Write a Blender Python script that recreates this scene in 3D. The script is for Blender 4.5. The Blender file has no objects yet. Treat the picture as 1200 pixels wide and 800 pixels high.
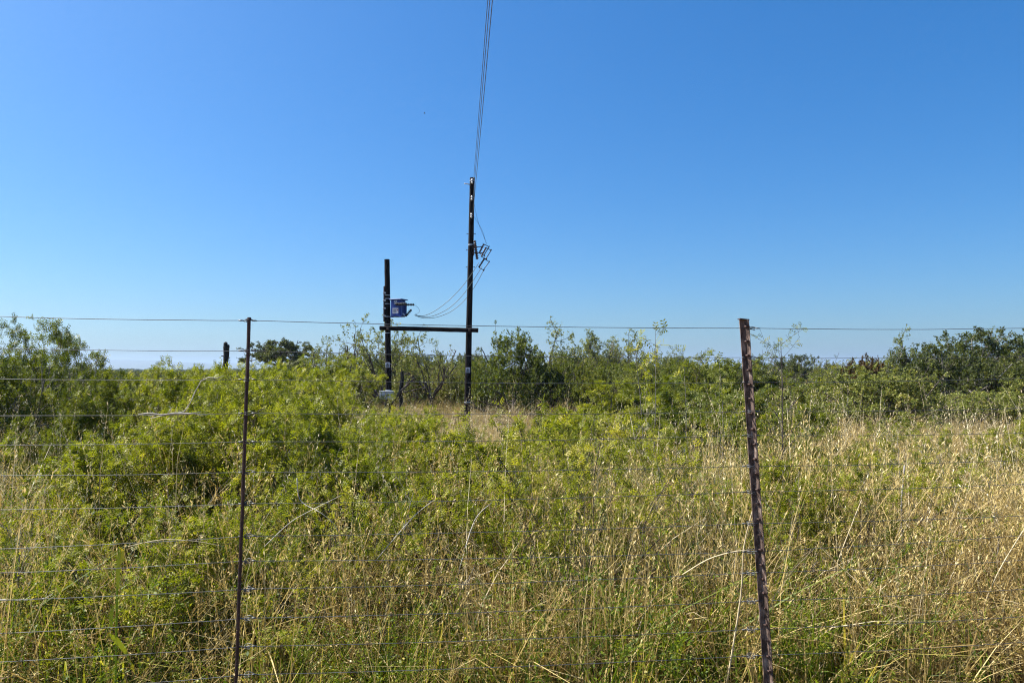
import bpy, math, random
import numpy as np
from mathutils import Vector, Matrix, Euler

S = bpy.context.scene
R = math.radians
C = S.collection
rnd = random.Random(11)

# ------------------------------------------------------------------ camera
CAM = Vector((0, 0, 1.65)); FPX = 867.0; PITCH = R(2.18)
cam_d = bpy.data.cameras.new('camera'); cam_d.sensor_width = 36; cam_d.lens = 36*FPX/1200
cam_d.clip_start = .05; cam_d.clip_end = 20000
cam = bpy.data.objects.new('camera', cam_d); C.objects.link(cam)
cam.location = CAM; cam.rotation_euler = (math.pi/2+PITCH, 0, 0)
S.camera = cam

def P(px, py, d):
    "world point at depth d (metres along +Y) seen at that spot of the 1200x800 photograph"
    a = (px-600)/FPX; b = (400-py)/FPX
    v = Vector((a, math.cos(PITCH)-b*math.sin(PITCH), math.sin(PITCH)+b*math.cos(PITCH)))
    return CAM + v*(d/v.y)

# ------------------------------------------------------------------ objects helpers
def tag(o, label=None, cat=None, group=None, kind=None):
    if label: o['label'] = label
    if cat: o['category'] = cat
    if group: o['group'] = group
    if kind: o['kind'] = kind
    return o

def empty(name, loc, label, cat, group=None, rz=0):
    o = bpy.data.objects.new(name, None); C.objects.link(o)
    o.location = loc; o.rotation_euler = (0, 0, rz); o.empty_display_size = .2
    return tag(o, label, cat, group)

def link(name, me, parent=None, mat=None, smooth=False, coll=None):
    o = bpy.data.objects.new(name, me); (coll or C).objects.link(o)
    if mat is not None and len(me.materials) == 0: me.materials.append(mat)
    if parent is not None:
        o.parent = parent
    if smooth:
        me.polygons.foreach_set('use_smooth', [True]*len(me.polygons))
    return o

def local(root, p):
    return Matrix.LocRotScale(root.location, root.rotation_euler, root.scale).inverted() @ Vector(p)

class MB:
    "collects shapes into one mesh"
    def __init__(s): s.v = []; s.f = []; s.m = []; s.cur = 0
    def add(s, vs, fs):
        n = len(s.v); s.v += [tuple(v) for v in vs]; s.f += [tuple(i+n for i in f) for f in fs]; s.m += [s.cur]*len(fs)
        return s
    def box(s, c, size, rot=None, bev=0.0):
        x, y, z = (k/2 for k in size)
        if bev > 0:
            vs = []; b = min(bev, x*.9, y*.9, z*.9)
            pts = []
            for sx in (-1, 1):
                for sy in (-1, 1):
                    for sz in (-1, 1):
                        pts.append(((sx*(x-b), sy*(y-b), sz*z))); pts.append((sx*(x-b), sy*y, sz*(z-b))); pts.append((sx*x, sy*(y-b), sz*(z-b)))
            import bmesh
            bm = bmesh.new()
            for p in pts: bm.verts.new(p)
            bmesh.ops.convex_hull(bm, input=bm.verts)
            bm.verts.index_update()
            vs = [v.co.copy() for v in bm.verts]; fs = [[v.index for v in f.verts] for f in bm.faces]; bm.free()
        else:
            vs = [Vector((a*x, b*y, c_*z)) for a in (-1, 1) for b in (-1, 1) for c_ in (-1, 1)]
            fs = [(0,1,3,2), (4,6,7,5), (0,4,5,1), (2,3,7,6), (0,2,6,4), (1,5,7,3)]
        M = rot if rot is not None else Matrix.Identity(3)
        return s.add([M @ v + Vector(c) for v in map(Vector, vs)], fs)
    def tube(s, pts, rad, sides=6, cap=True):
        pts = [Vector(p) for p in pts]; n = len(pts)
        if not hasattr(rad, '__len__'): rad = [rad]*n
        ref = Vector((0, 0, 1)) if abs((pts[-1]-pts[0]).normalized().z) < .8 else Vector((1, 0, 0))
        vs = []
        for i, p in enumerate(pts):
            t = (pts[min(i+1, n-1)]-pts[max(i-1, 0)]).normalized()
            u = t.cross(ref).normalized(); w = t.cross(u)
            for k in range(sides):
                a = 2*math.pi*k/sides
                vs.append(p+(u*math.cos(a)+w*math.sin(a))*rad[i])
        fs = [(i*sides+k, i*sides+(k+1) % sides, (i+1)*sides+(k+1) % sides, (i+1)*sides+k) for i in range(n-1) for k in range(sides)]
        if cap: fs += [tuple(range(sides))[::-1], tuple((n-1)*sides+k for k in range(sides))]
        return s.add(vs, fs)
    def mesh(s, name, mats=()):
        me = bpy.data.meshes.new(name); me.from_pydata(s.v, [], s.f); me.update()
        for m in mats: me.materials.append(m)
        if len(mats) > 1: me.polygons.foreach_set('material_index', s.m)
        return me
    def build(s, name, mat, parent=None, smooth=False, at=None):
        if parent is not None:
            Mi = Matrix.LocRotScale(parent.location, parent.rotation_euler, parent.scale).inverted()
            if parent.parent is not None:
                pp = parent.parent
                Mi = Mi @ Matrix.LocRotScale(pp.location, pp.rotation_euler, pp.scale).inverted()
            s.v = [tuple(Mi @ Vector(v)) for v in s.v]
        elif at is not None:
            s.v = [tuple(Vector(v)-Vector(at)) for v in s.v]
        me = s.mesh(name, mat if isinstance(mat, (list, tuple)) else (mat,))
        o = link(name, me, parent, smooth=smooth)
        if at is not None: o.location = at
        return o

# ------------------------------------------------------------------ materials
def new_mat(name):
    m = bpy.data.materials.new(name); m.use_nodes = True
    nt = m.node_tree; nt.nodes.clear()
    return m, nt, nt.nodes.new('ShaderNodeOutputMaterial')

def ramp(nt, stops, interp='LINEAR'):
    r = nt.nodes.new('ShaderNodeValToRGB'); e = r.color_ramp.elements; r.color_ramp.interpolation = interp
    while len(e) < len(stops): e.new(.5)
    for k, (p, c) in enumerate(stops): e[k].position = p; e[k].color = (*c, 1)
    return r

def leaf_mat(name, stops, translucency=.4, rough=.5, spec=.22, obj_var=.12, tcol=(1.25, 1.2, .45)):
    "leaf or grass blade: colour from the per-leaf attribute, light passes through"
    m, nt, out = new_mat(name); N = nt.nodes; L = nt.links
    at = N.new('ShaderNodeAttribute'); at.attribute_name = 'tint'
    oi = N.new('ShaderNodeObjectInfo')
    ma = N.new('ShaderNodeMath'); ma.operation = 'MULTIPLY_ADD'
    L.new(oi.outputs['Random'], ma.inputs[0]); ma.inputs[1].default_value = obj_var*2
    ad = N.new('ShaderNodeMath'); ad.operation = 'SUBTRACT'; L.new(at.outputs['Fac'], ad.inputs[0]); ad.inputs[1].default_value = obj_var
    L.new(ad.outputs[0], ma.inputs[2])
    r = ramp(nt, stops); L.new(ma.outputs[0], r.inputs['Fac'])
    pb = N.new('ShaderNodeBsdfPrincipled'); L.new(r.outputs['Color'], pb.inputs['Base Color'])
    pb.inputs['Roughness'].default_value = rough; pb.inputs['Specular IOR Level'].default_value = spec
    tr = N.new('ShaderNodeBsdfTranslucent')
    mx = N.new('ShaderNodeMix'); mx.data_type = 'RGBA'; mx.blend_type = 'MULTIPLY'; mx.inputs[0].default_value = 1
    L.new(r.outputs['Color'], mx.inputs[6]); mx.inputs[7].default_value = (*tcol, 1); L.new(mx.outputs[2], tr.inputs['Color'])
    ms = N.new('ShaderNodeMixShader'); ms.inputs[0].default_value = translucency
    L.new(pb.outputs[0], ms.inputs[1]); L.new(tr.outputs[0], ms.inputs[2]); L.new(ms.outputs[0], out.inputs[0])
    return m

def solid(name, stops, rough=.8, metal=0, scale=20, detail=6, stretch=(1, 1, 1), bump=0, spec=.4):
    m, nt, out = new_mat(name); N = nt.nodes; L = nt.links
    tc = N.new('ShaderNodeTexCoord'); mp = N.new('ShaderNodeMapping'); mp.inputs['Scale'].default_value = stretch
    L.new(tc.outputs['Object'], mp.inputs[0])
    nz = N.new('ShaderNodeTexNoise'); nz.inputs['Scale'].default_value = scale; nz.inputs['Detail'].default_value = detail
    nz.inputs['Roughness'].default_value = .65; L.new(mp.outputs[0], nz.inputs['Vector'])
    r = ramp(nt, stops); L.new(nz.outputs['Fac'], r.inputs['Fac'])
    pb = N.new('ShaderNodeBsdfPrincipled'); L.new(r.outputs['Color'], pb.inputs['Base Color'])
    pb.inputs['Roughness'].default_value = rough; pb.inputs['Metallic'].default_value = metal; pb.inputs['Specular IOR Level'].default_value = spec
    if bump:
        b = N.new('ShaderNodeBump'); b.inputs['Strength'].default_value = bump; b.inputs['Distance'].default_value = .01
        L.new(nz.outputs['Fac'], b.inputs['Height']); L.new(b.outputs[0], pb.inputs['Normal'])
    L.new(pb.outputs[0], out.inputs[0])
    return m

M = {}
M['leaf_bright'] = leaf_mat('leaf_bright', [(0, (.072, .095, .010)), (.35, (.158, .18, .016)), (.75, (.27, .268, .028)), (1, (.42, .36, .075))], .38, tcol=(1.2, 1.3, .35))
M['leaf_mid'] = leaf_mat('leaf_mid', [(0, (.05, .075, .010)), (.45, (.11, .142, .015)), (.8, (.185, .205, .024)), (1, (.29, .27, .05))], .35)
M['leaf_dark'] = leaf_mat('leaf_dark', [(0, (.034, .05, .011)), (.5, (.075, .095, .018)), (.9, (.13, .145, .03)), (1, (.18, .165, .055))], .28)
M['leaf_grey'] = leaf_mat('leaf_grey', [(0, (.085, .11, .02)), (.5, (.18, .205, .038)), (.85, (.28, .28, .06)), (1, (.38, .32, .12))], .3, tcol=(1.1, 1.1, .6))
M['leaf_brown'] = leaf_mat('leaf_brown', [(0, (.04, .035, .012)), (.5, (.085, .055, .016)), (1, (.13, .08, .02))], .25)
M['grass_dry'] = leaf_mat('grass_dry', [(0, (.11, .07, .025)), (.3, (.31, .22, .075)), (.7, (.51, .385, .14)), (1, (.66, .53, .26))], .28, .55, .3, .1, (1.05, 1, .8))
M['grass_green'] = leaf_mat('grass_green', [(0, (.04, .075, .008)), (.4, (.115, .17, .016)), (.75, (.24, .26, .03)), (1, (.50, .42, .12))], .4)
M['straw'] = leaf_mat('straw', [(0, (.28, .20, .11)), (.5, (.50, .40, .23)), (1, (.66, .57, .38))], .15, .5, .35, .05, (1, .95, .8))
M['yellow_leaf'] = leaf_mat('yellow_leaf', [(0, (.22, .30, .03)), (.5, (.42, .42, .04)), (1, (.60, .45, .06))], .45, .4, .4, .0)
M['bark_dark'] = solid('bark_dark', [(.3, (.035, .026, .022)), (.7, (.10, .08, .07))], .85, 0, 60, 5, (1, 1, .4))
M['bark_grey'] = solid('bark_grey', [(.3, (.10, .085, .075)), (.7, (.30, .27, .24))], .85, 0, 40, 5, (1, 1, .4))
M['bark_brown'] = solid('bark_brown', [(.3, (.07, .05, .035)), (.7, (.20, .15, .11))], .85, 0, 40, 5, (1, 1, .4))
M['dead_wood'] = solid('dead_wood', [(.3, (.30, .27, .23)), (.7, (.62, .58, .50))], .7, 0, 60, 5, (1, 1, .4))
M['creosote'] = solid('creosote', [(.25, (.004, .003, .003)), (.6, (.009, .006, .0055)), (.8, (.03, .018, .014))], .8, 0, 9, 8, (3, 3, .35), .5, .12)
M['rust'] = solid('rust', [(.30, (.02, .012, .009)), (.45, (.06, .036, .027)), (.56, (.17, .115, .09)), (.72, (.40, .31, .26))], .75, .0, 55, 8, (1, 1, .35), .6)
M['rust_dark'] = solid('rust_dark', [(.3, (.02, .010, .008)), (.6, (.065, .03, .022)), (.85, (.12, .06, .045))], .7, 0, 70, 6, (1, 1, .4), .5)
M['wire'] = solid('wire', [(.3, (.07, .07, .072)), (.7, (.17, .175, .18))], .5, .5, 18, 4)
M['galv'] = solid('galv', [(.3, (.30, .31, .33)), (.7, (.55, .57, .6))], .45, .6, 30, 4)
M['cable'] = solid('cable', [(.3, (.03, .045, .035)), (.7, (.07, .09, .07))], .5, 0, 20, 3)
M['conductor'] = solid('conductor', [(.3, (.10, .10, .11)), (.7, (.2, .2, .22))], .45, .6, 20, 3)
M['blue_paint'] = solid('blue_paint', [(.3, (.010, .035, .20)), (.7, (.018, .06, .30))], .4, 0, 12, 6, (1, 1, 1), .1)
M['blue_light'] = solid('blue_light', [(.3, (.045, .085, .28)), (.7, (.07, .13, .38))], .45, 0, 12, 6)
M['label_white'] = solid('label_white', [(.3, (.38, .40, .48)), (.7, (.62, .62, .66))], .5, 0, 30, 4)
M['black_print'] = solid('black_print', [(.3, (.02, .02, .02)), (.7, (.04, .04, .04))], .5, 0, 30, 2)
M['red_print'] = solid('red_print', [(.3, (.35, .05, .04)), (.7, (.45, .08, .05))], .5, 0, 30, 2)
M['porcelain'] = solid('porcelain', [(.3, (.045, .022, .016)), (.7, (.09, .045, .03))], .25, 0, 20, 3)
M['white_porcelain'] = solid('white_porcelain', [(.3, (.6, .6, .6)), (.7, (.8, .8, .8))], .25, 0, 20, 3)
M['rubber'] = solid('rubber', [(.3, (.012, .012, .013)), (.7, (.03, .03, .032))], .55, 0, 20, 3)
M['grey_box'] = solid('grey_box', [(.3, (.34, .38, .43)), (.7, (.48, .52, .57))], .5, 0, 14, 5)
M['glass_dark'] = solid('glass_dark', [(.3, (.02, .025, .03)), (.7, (.04, .045, .05))], .15, 0, 5, 2)
M['old_wood'] = solid('old_wood', [(.3, (.012, .011, .010)), (.6, (.035, .032, .027)), (.85, (.075, .07, .06))], .9, 0, 14, 8, (4, 4, .5), .8)
M['cactus'] = solid('cactus', [(.3, (.035, .05, .02)), (.7, (.075, .09, .035))], .7, 0, 8, 4)
M['feather'] = solid('feather', [(.3, (.03, .027, .025)), (.7, (.07, .06, .055))], .8, 0, 30, 3)

# soil with dry litter
def ground_mat():
    m, nt, out = new_mat('soil'); N = nt.nodes; L = nt.links
    tc = N.new('ShaderNodeTexCoord')
    n1 = N.new('ShaderNodeTexNoise'); n1.inputs['Scale'].default_value = 9; n1.inputs['Detail'].default_value = 12; n1.inputs['Roughness'].default_value = .7
    n2 = N.new('ShaderNodeTexNoise'); n2.inputs['Scale'].default_value = .35; n2.inputs['Detail'].default_value = 6
    n3 = N.new('ShaderNodeTexNoise'); n3.inputs['Scale'].default_value = .01; n3.inputs['Detail'].default_value = 8
    for n in (n1, n2, n3): L.new(tc.outputs['Object'], n.inputs['Vector'])
    r1 = ramp(nt, [(.3, (.08, .05, .03)), (.5, (.19, .13, .075)), (.7, (.34, .26, .15))])
    r2 = ramp(nt, [(.4, (.75, .7, .6)), (.6, (1.05, 1.0, .9))])
    r3 = ramp(nt, [(.35, (.5, .62, .4)), (.6, (1, 1, 1))])
    L.new(n1.outputs['Fac'], r1.inputs[0]); L.new(n2.outputs['Fac'], r2.inputs[0]); L.new(n3.outputs['Fac'], r3.inputs[0])
    a = N.new('ShaderNodeMix'); a.data_type = 'RGBA'; a.blend_type = 'MULTIPLY'; a.inputs[0].default_value = 1
    b = N.new('ShaderNodeMix'); b.data_type = 'RGBA'; b.blend_type = 'MULTIPLY'; b.inputs[0].default_value = 1
    L.new(r1.outputs[0], a.inputs[6]); L.new(r2.outputs[0], a.inputs[7]); L.new(a.outputs[2], b.inputs[6]); L.new(r3.outputs[0], b.inputs[7])
    pb = N.new('ShaderNodeBsdfPrincipled'); pb.inputs['Roughness'].default_value = .95; pb.inputs['Specular IOR Level'].default_value = .1
    L.new(b.outputs[2], pb.inputs['Base Color'])
    bu = N.new('ShaderNodeBump'); bu.inputs['Strength'].default_value = .7; bu.inputs['Distance'].default_value = .04
    L.new(n1.outputs['Fac'], bu.inputs['Height']); L.new(bu.outputs[0], pb.inputs['Normal']); L.new(pb.outputs[0], out.inputs[0])
    return m
M['soil'] = ground_mat()

# ------------------------------------------------------------------ quad clouds (leaves, blades)
def quad_mesh(name, V, T, mat):
    "V: (n,4,3) corners, T: (n,) tint"
    n = len(V); me = bpy.data.meshes.new(name)
    me.vertices.add(n*4); me.vertices.foreach_set('co', np.ascontiguousarray(V, dtype=np.float32).ravel())
    me.loops.add(n*4); me.loops.foreach_set('vertex_index', np.arange(n*4, dtype=np.int32))
    me.polygons.add(n); me.polygons.foreach_set('loop_start', np.arange(0, n*4, 4, dtype=np.int32))
    me.polygons.foreach_set('loop_total', np.full(n, 4, dtype=np.int32))
    a = me.attributes.new('tint', 'FLOAT', 'POINT'); a.data.foreach_set('value', np.repeat(np.clip(T, 0, 1), 4).astype(np.float32))
    me.update(calc_edges=True)
    if mat: me.materials.append(mat)
    return me

def norm(a): return a/np.maximum(np.linalg.norm(a, axis=-1, keepdims=True), 1e-9)

def tmpl_leaf(w=.45):
    return np.array([[[0, 0, 0], [.45, w/2, .05], [1, 0, -.03], [.45, -w/2, .05]]])
def tmpl_pinnate(pairs=4, lw=.30, ll=.42):
    q = []
    for k in range(pairs):
        x = .12+.8*k/(pairs-1); l = ll*(1-.35*abs(k/(pairs-1)-.35))
        for s in (-1, 1):
            q.append([[x, 0, 0], [x+lw*.36+l*.18, s*l*.48, .05], [x+l*.42, s*l, -.04], [x-lw*.30+l*.22, s*l*.58, .05]])
    q.append([[0, -.012, 0], [0, .012, 0], [1, .01, 0], [1, -.01, 0]])
    return np.array(q)
def tmpl_cluster(rg, n=4):
    q = []
    for k in range(n):
        a = rg.uniform(-1.3, 1.3); b = rg.uniform(-.5, .5); d = np.array([math.cos(a)*math.cos(b), math.sin(a)*math.cos(b), math.sin(b)])
        s = np.array([-math.sin(a), math.cos(a), rg.uniform(-.5, .5)])*.2; o = np.array([rg.uniform(0, .4), rg.uniform(-.15, .15), rg.uniform(-.1, .1)])
        q.append([o, o+d*.3+s, o+d*.62, o+d*.3-s])
    return np.array(q)

def leaves(name, anchors, tmpl, size, rg, mat, up=.9, jitter=.7):
    "anchors: list of (pos, dir, tint)"
    if not isinstance(tmpl, list): tmpl = [tmpl]
    pos = np.array([a[0] for a in anchors]); d = np.array([a[1] for a in anchors]); t = np.array([a[2] for a in anchors])
    n = len(pos)
    d = norm(d+rg.normal(0, jitter, (n, 3)))
    nr = rg.normal(0, .6, (n, 3)); nr[:, 2] += up
    side = norm(np.cross(nr, d)); nn = np.cross(d, side)
    sz = size*rg.uniform(.6, 1.3, n)
    Vs = []; Ts = []
    which = rg.integers(0, len(tmpl), n)
    for w, tp in enumerate(tmpl):
        k = which == w
        q = tp[None]  # (1,q,4,3)
        V = pos[k][:, None, None, :] + sz[k][:, None, None, None]*(q[..., 0:1]*d[k][:, None, None, :]+q[..., 1:2]*side[k][:, None, None, :]+q[..., 2:3]*nn[k][:, None, None, :])
        T = np.repeat((t[k]+rg.normal(0, .1, k.sum()))[:, None], q.shape[1], 1)
        Vs.append(V.reshape(-1, 4, 3)); Ts.append(T.ravel())
    return quad_mesh(name, np.concatenate(Vs), np.concatenate(Ts), mat)

def blades(specs):
    """specs: dict arrays base(n,3) dir(n,2) h lean width tint bend -> quads. curved ribbons"""
    b, dr, h, lean, w, t, seg, kink = specs
    n = len(h); rg = np.random.default_rng(5)
    s = np.linspace(0, 1, seg+1)
    side = np.stack([-dr[:, 1], dr[:, 0], np.zeros(n)], 1)
    ang = rg.uniform(-1.2, 1.2, n); sd = side*np.cos(ang)[:, None]+np.stack([dr[:, 0], dr[:, 1], np.zeros(n)], 1)*np.sin(ang)[:, None]
    pts = np.zeros((n, seg+1, 3))
    for i, u in enumerate(s):
        out = lean*(u**1.8)+np.maximum(0, u-kink)*lean*1.5
        up = h*u-np.maximum(0, u-kink)**1.3*h*.9
        pts[:, i, 0] = b[:, 0]+dr[:, 0]*out; pts[:, i, 1] = b[:, 1]+dr[:, 1]*out; pts[:, i, 2] = b[:, 2]+up
    ww = w[:, None]*np.maximum(.12, 1-s[None]**2*.9)*.5
    A = pts-sd[:, None]*ww[..., None]; B = pts+sd[:, None]*ww[..., None]
    Q = np.stack([A[:, :-1], B[:, :-1], B[:, 1:], A[:, 1:]], 2).reshape(-1, 4, 3)
    T = (t[:, None]+np.linspace(-.08, .1, seg)[None]).ravel()
    return Q, T

# ------------------------------------------------------------------ shrubs and trees
def rand_perp(d, rg):
    v = Vector(rg.normal(0, 1, 3)); v = v-d*v.dot(d)
    return v.normalized()

class Grow:
    def __init__(s, seed, env=None, trop=(.05, .02, .0), wander=.18, ratio=.6, angle=(30, 60), kids=(5, 5, 4), segs=5, leaf_lvl=2, step=.04, minr=.0012, droop=0, flat=0, rr=.55, fasc=1, low=.25):
        s.rg = np.random.default_rng(seed); s.env = env; s.trop = trop; s.wander = wander; s.ratio = ratio; s.angle = angle; s.kids = kids
        s.segs = segs; s.leaf_lvl = leaf_lvl; s.step = step; s.minr = minr; s.flat = flat; s.rr = rr; s.fasc = fasc; s.low = low
        s.lines = []; s.anch = []
    def branch(s, p, d, L, r, lvl, tint=None):
        rg = s.rg; segs = max(3, s.segs-lvl); pts = [p.copy()]; rad = [r]; dirs = [d.copy()]
        if tint is None: tint = rg.uniform(.1, .9)
        maxl = len(s.kids)
        for i in range(segs):
            d = (d+Vector(rg.normal(0, s.wander, 3))+Vector((0, 0, s.trop[min(lvl, len(s.trop)-1)]))).normalized()
            if s.flat and lvl > 0: d.z *= (1-s.flat); d.normalize()
            if s.env and i > 0 and not s.env(p+d*(L/segs)*.6): break
            p = p+d*(L/segs)
            if p.z < .02: d.z = abs(d.z); p.z = .02
            pts.append(p.copy()); dirs.append(d.copy()); rad.append(max(s.minr, r*(1-(i+1)/segs*.62)))
            if s.env and not s.env(p): break
        s.lines.append((pts, rad, lvl))
        n = len(pts)-1
        if lvl < maxl:
            k = s.kids[lvl]; k = max(1, int(round(k*rg.uniform(.8, 1.25)*(n/segs+.15))))
            for j in range(k):
                lo = s.low if lvl == 0 else .25; t = (lo+(1-lo)*(j+rg.uniform(0, 1))/k)*n; i = min(int(t), n-1); q = pts[i].lerp(pts[i+1], t-i)
                a = R(rg.uniform(*s.angle)); dd = dirs[i+1]*math.cos(a)+rand_perp(dirs[i+1], rg)*math.sin(a)
                s.branch(q, dd.normalized(), L*s.ratio*rg.uniform(.7, 1.25)*(1.1-.4*t/n), max(s.minr, rad[i]*s.rr), lvl+1, tint*.6+rg.uniform(0, 1)*.4)
        if lvl >= s.leaf_lvl:
            tot = L*n/segs; m = max(2, int(tot/s.step))
            for j in range(m):
                t = rg.uniform(.1 if lvl == maxl else .5, 1)*n; i = min(int(t), n-1)
                q = pts[i].lerp(pts[i+1], t-i); dd = (dirs[i+1]*.5+rand_perp(dirs[i+1], rg)).normalized()
                for _ in range(s.fasc):
                    d3 = (dirs[i+1]*.3+rand_perp(dirs[i+1], rg)+Vector((0, 0, .25))).normalized() if s.fasc > 1 else dd
                    s.anch.append((tuple(q+d3*rg.uniform(0, .012)), tuple(d3), tint+rg.uniform(-.15, .15)))
    def stems_mesh(s, name, mat, min_lvl_sides=3):
        mb = MB()
        for pts, rad, lvl in s.lines:
            mb.tube(pts, rad, 6 if lvl == 0 else (4 if lvl == 1 else 3), cap=False)
        me = mb.mesh(name, (mat,)); me.polygons.foreach_set('use_smooth', [True]*len(me.polygons))
        return me

def dome(rx, rz, zc=0, seed=0, lump=.18):
    rg = np.random.default_rng(seed); k = rg.uniform(1.2, 3.5, (5, 3)); ph = rg.uniform(0, 6.28, 5)
    def f(p):
        x, y, z = p.x/rx, p.y/rx, (p.z-zc)/rz
        l = sum(math.sin(k[i][0]*x*2+k[i][1]*y*2+k[i][2]*z+ph[i]) for i in range(5))/5
        return x*x+y*y+z*z < (1+lump*2*l)**2
    return f

PROTO = {}
def make_proto(key, seed, H, W, stems, leafm, barkm, tmpl, lsize, r0=.02, spread=(15, 60), trunk=0, base_r=.12, **kw):
    "a shrub or tree of height H and width W; stored as (stem mesh, foliage mesh, H, W)"
    g = Grow(seed, env=None if kw.pop('free', False) else dome(W/2, H*.97, 0, seed) if not trunk else dome(W/2, H-trunk*.8, trunk*.8, seed), **kw)
    rg = g.rg
    for i in range(stems):
        a = 2*math.pi*(i+rg.uniform(-.3, .3))/stems; tl = R(rg.uniform(*spread)) if i else R(8)
        d = Vector((math.cos(a)*math.sin(tl), math.sin(a)*math.sin(tl), math.cos(tl)))
        p = Vector((math.cos(a)*base_r*rg.uniform(.1, 1), math.sin(a)*base_r*rg.uniform(.1, 1), 0))
        if trunk:
            p = Vector((math.cos(a)*.03, math.sin(a)*.03, trunk*rg.uniform(.65, 1)))
        g.branch(p, d, (H-trunk*.7)*rg.uniform(.75, 1.05)/max(.55, math.cos(tl)), r0*rg.uniform(.7, 1), 0)
    if trunk:
        mid = Vector((rg.normal(0, .06), rg.normal(0, .06), trunk*.55))
        g.lines.append(([Vector((0, 0, -.05)), Vector((0, 0, .05)), mid, Vector((0, 0, trunk))], [r0*2.2, r0*1.8, r0*1.5, r0*1.3], 0))
    sm = g.stems_mesh(key+'_stems', M[barkm]); fm = leaves(key+'_foliage', g.anch, tmpl, lsize, rg, M[leafm])
    z = np.array([a[0] for a in g.anch]); h = np.percentile(z[:, 2], 99.3 if trunk else 99.9); w = 2*np.percentile(np.hypot(z[:, 0], z[:, 1]), 96)
    PROTO[key] = (sm, fm, h, w, len(fm.polygons))

rgt = np.random.default_rng(77)
PIN = tmpl_pinnate(3, .34, .5); PIN3 = tmpl_pinnate(3, .34, .5); LEAF = tmpl_leaf(.5); CL = [tmpl_cluster(rgt, 3) for _ in range(4)]
thick = dict(kids=(7, 6, 4), ratio=.5, wander=.22, trop=(.04, .03, .01), leaf_lvl=2, rr=.5, angle=(25, 65))
make_proto('thorn_a', 1, 1.6, 2.2, 10, 'leaf_bright', 'bark_grey', PIN, .046, .012, step=.115, fasc=3, **thick)
make_proto('thorn_b', 2, 1.6, 2.4, 10, 'leaf_bright', 'bark_brown', PIN, .048, .012, step=.115, fasc=3, **thick)
make_proto('thorn_c', 3, 1.2, 1.6, 8, 'leaf_bright', 'bark_dark', PIN, .044, .010, step=.12, fasc=3, kids=(6, 5, 4), ratio=.52, wander=.15, trop=(.05, .03, .01), leaf_lvl=2, rr=.5, angle=(25, 60))
make_proto('sparse_a', 4, 1.4, 1.8, 7, 'leaf_bright', 'bark_dark', PIN, .048, .008, low=.08, free=True, spread=(10, 48), step=.08, fasc=3, kids=(10, 4), ratio=.42, wander=.12, trop=(.03, .05), leaf_lvl=1, rr=.5, angle=(30, 60), segs=6)
make_proto('sparse_b', 5, 1.3, 1.7, 6, 'leaf_bright', 'bark_dark', PIN, .048, .008, low=.08, free=True, spread=(10, 50), step=.07, fasc=3, kids=(10, 4), ratio=.42, wander=.13, trop=(.03, .05), leaf_lvl=1, rr=.5, angle=(30, 60), segs=6)
make_proto('broad_a', 6, 2.1, 3.2, 15, 'leaf_bright', 'bark_grey', PIN, .062, .02, spread=(10, 76), step=.11, fasc=3, low=.12, kids=(8, 7, 4), ratio=.5, wander=.2, trop=(.03, .02, .01), leaf_lvl=2, rr=.5, angle=(25, 65))
make_proto('bare_a', 9, 1.3, 1.4, 6, 'straw', 'bark_dark', LEAF, .01, .008, free=True, spread=(12, 50), step=.6, kids=(5, 3), ratio=.42, wander=.13, trop=(.03, .03), leaf_lvl=2, rr=.5, angle=(30, 60), segs=6)
make_proto('dead_a', 7, 1.1, .9, 4, 'straw', 'bark_grey', LEAF, .01, .006, spread=(5, 35), step=.5, kids=(5, 3), ratio=.42, wander=.14, trop=(.05, .03), leaf_lvl=2, rr=.55, angle=(30, 60), segs=6)
far = dict(kids=(6, 5, 4), ratio=.52, wander=.17, leaf_lvl=2, rr=.5, angle=(25, 65))
make_proto('far_airy', 11, 3.0, 3.4, 6, 'leaf_grey', 'bark_dark', CL, .085, .05, trunk=.5, spread=(20, 60), step=.06, trop=(.03, .02, .0), **far)
make_proto('far_airy2', 12, 3.0, 3.0, 7, 'leaf_grey', 'bark_dark', CL, .085, .045, trunk=.3, spread=(15, 55), step=.055, trop=(.03, .03, .0), **far)
make_proto('far_dense', 13, 2.7, 3.2, 11, 'leaf_dark', 'bark_dark', CL, .095, .035, trunk=.15, spread=(15, 78), step=.036, low=.1, trop=(.02, .02, .0), **far)
make_proto('far_green', 14, 1.9, 4.0, 14, 'leaf_mid', 'bark_dark', CL, .080, .022, spread=(15, 84), step=.038, low=.08, trop=(.02, .02, .0), **far)
make_proto('far_round', 24, 1.9, 4.0, 18, 'leaf_mid', 'bark_dark', CL, .060, .02, spread=(10, 86), step=.024, low=.05, trop=(.02, .02, .0), **far)
make_proto('far_olive', 15, 2.7, 4.6, 12, 'leaf_dark', 'bark_grey', CL, .09, .035, trunk=.15, spread=(15, 80), step=.034, low=.1, trop=(.02, .02, .0), **far)
make_proto('far_upright', 16, 3.0, 2.0, 12, 'leaf_grey', 'bark_grey', CL, .07, .03, spread=(4, 28), step=.06, trop=(.08, .10, .08), kids=(6, 5, 3), ratio=.45, wander=.08, leaf_lvl=2, rr=.5, angle=(15, 35))
make_proto('far_flat', 17, 3.4, 5.6, 10, 'leaf_dark', 'bark_dark', CL, .12, .06, trunk=2.1, spread=(45, 76), step=.035, trop=(.05, .0, .0), flat=.6, **far)
make_proto('mid_bush', 18, 1.5, 2.4, 10, 'leaf_mid', 'bark_dark', PIN3, .075, .018, step=.10, fasc=3, **thick)
make_proto('mistletoe', 19, 1.1, 1.4, 9, 'leaf_brown', 'bark_dark', CL, .09, .02, spread=(15, 75), step=.04, trop=(.0, .0, .0), **far)

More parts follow.
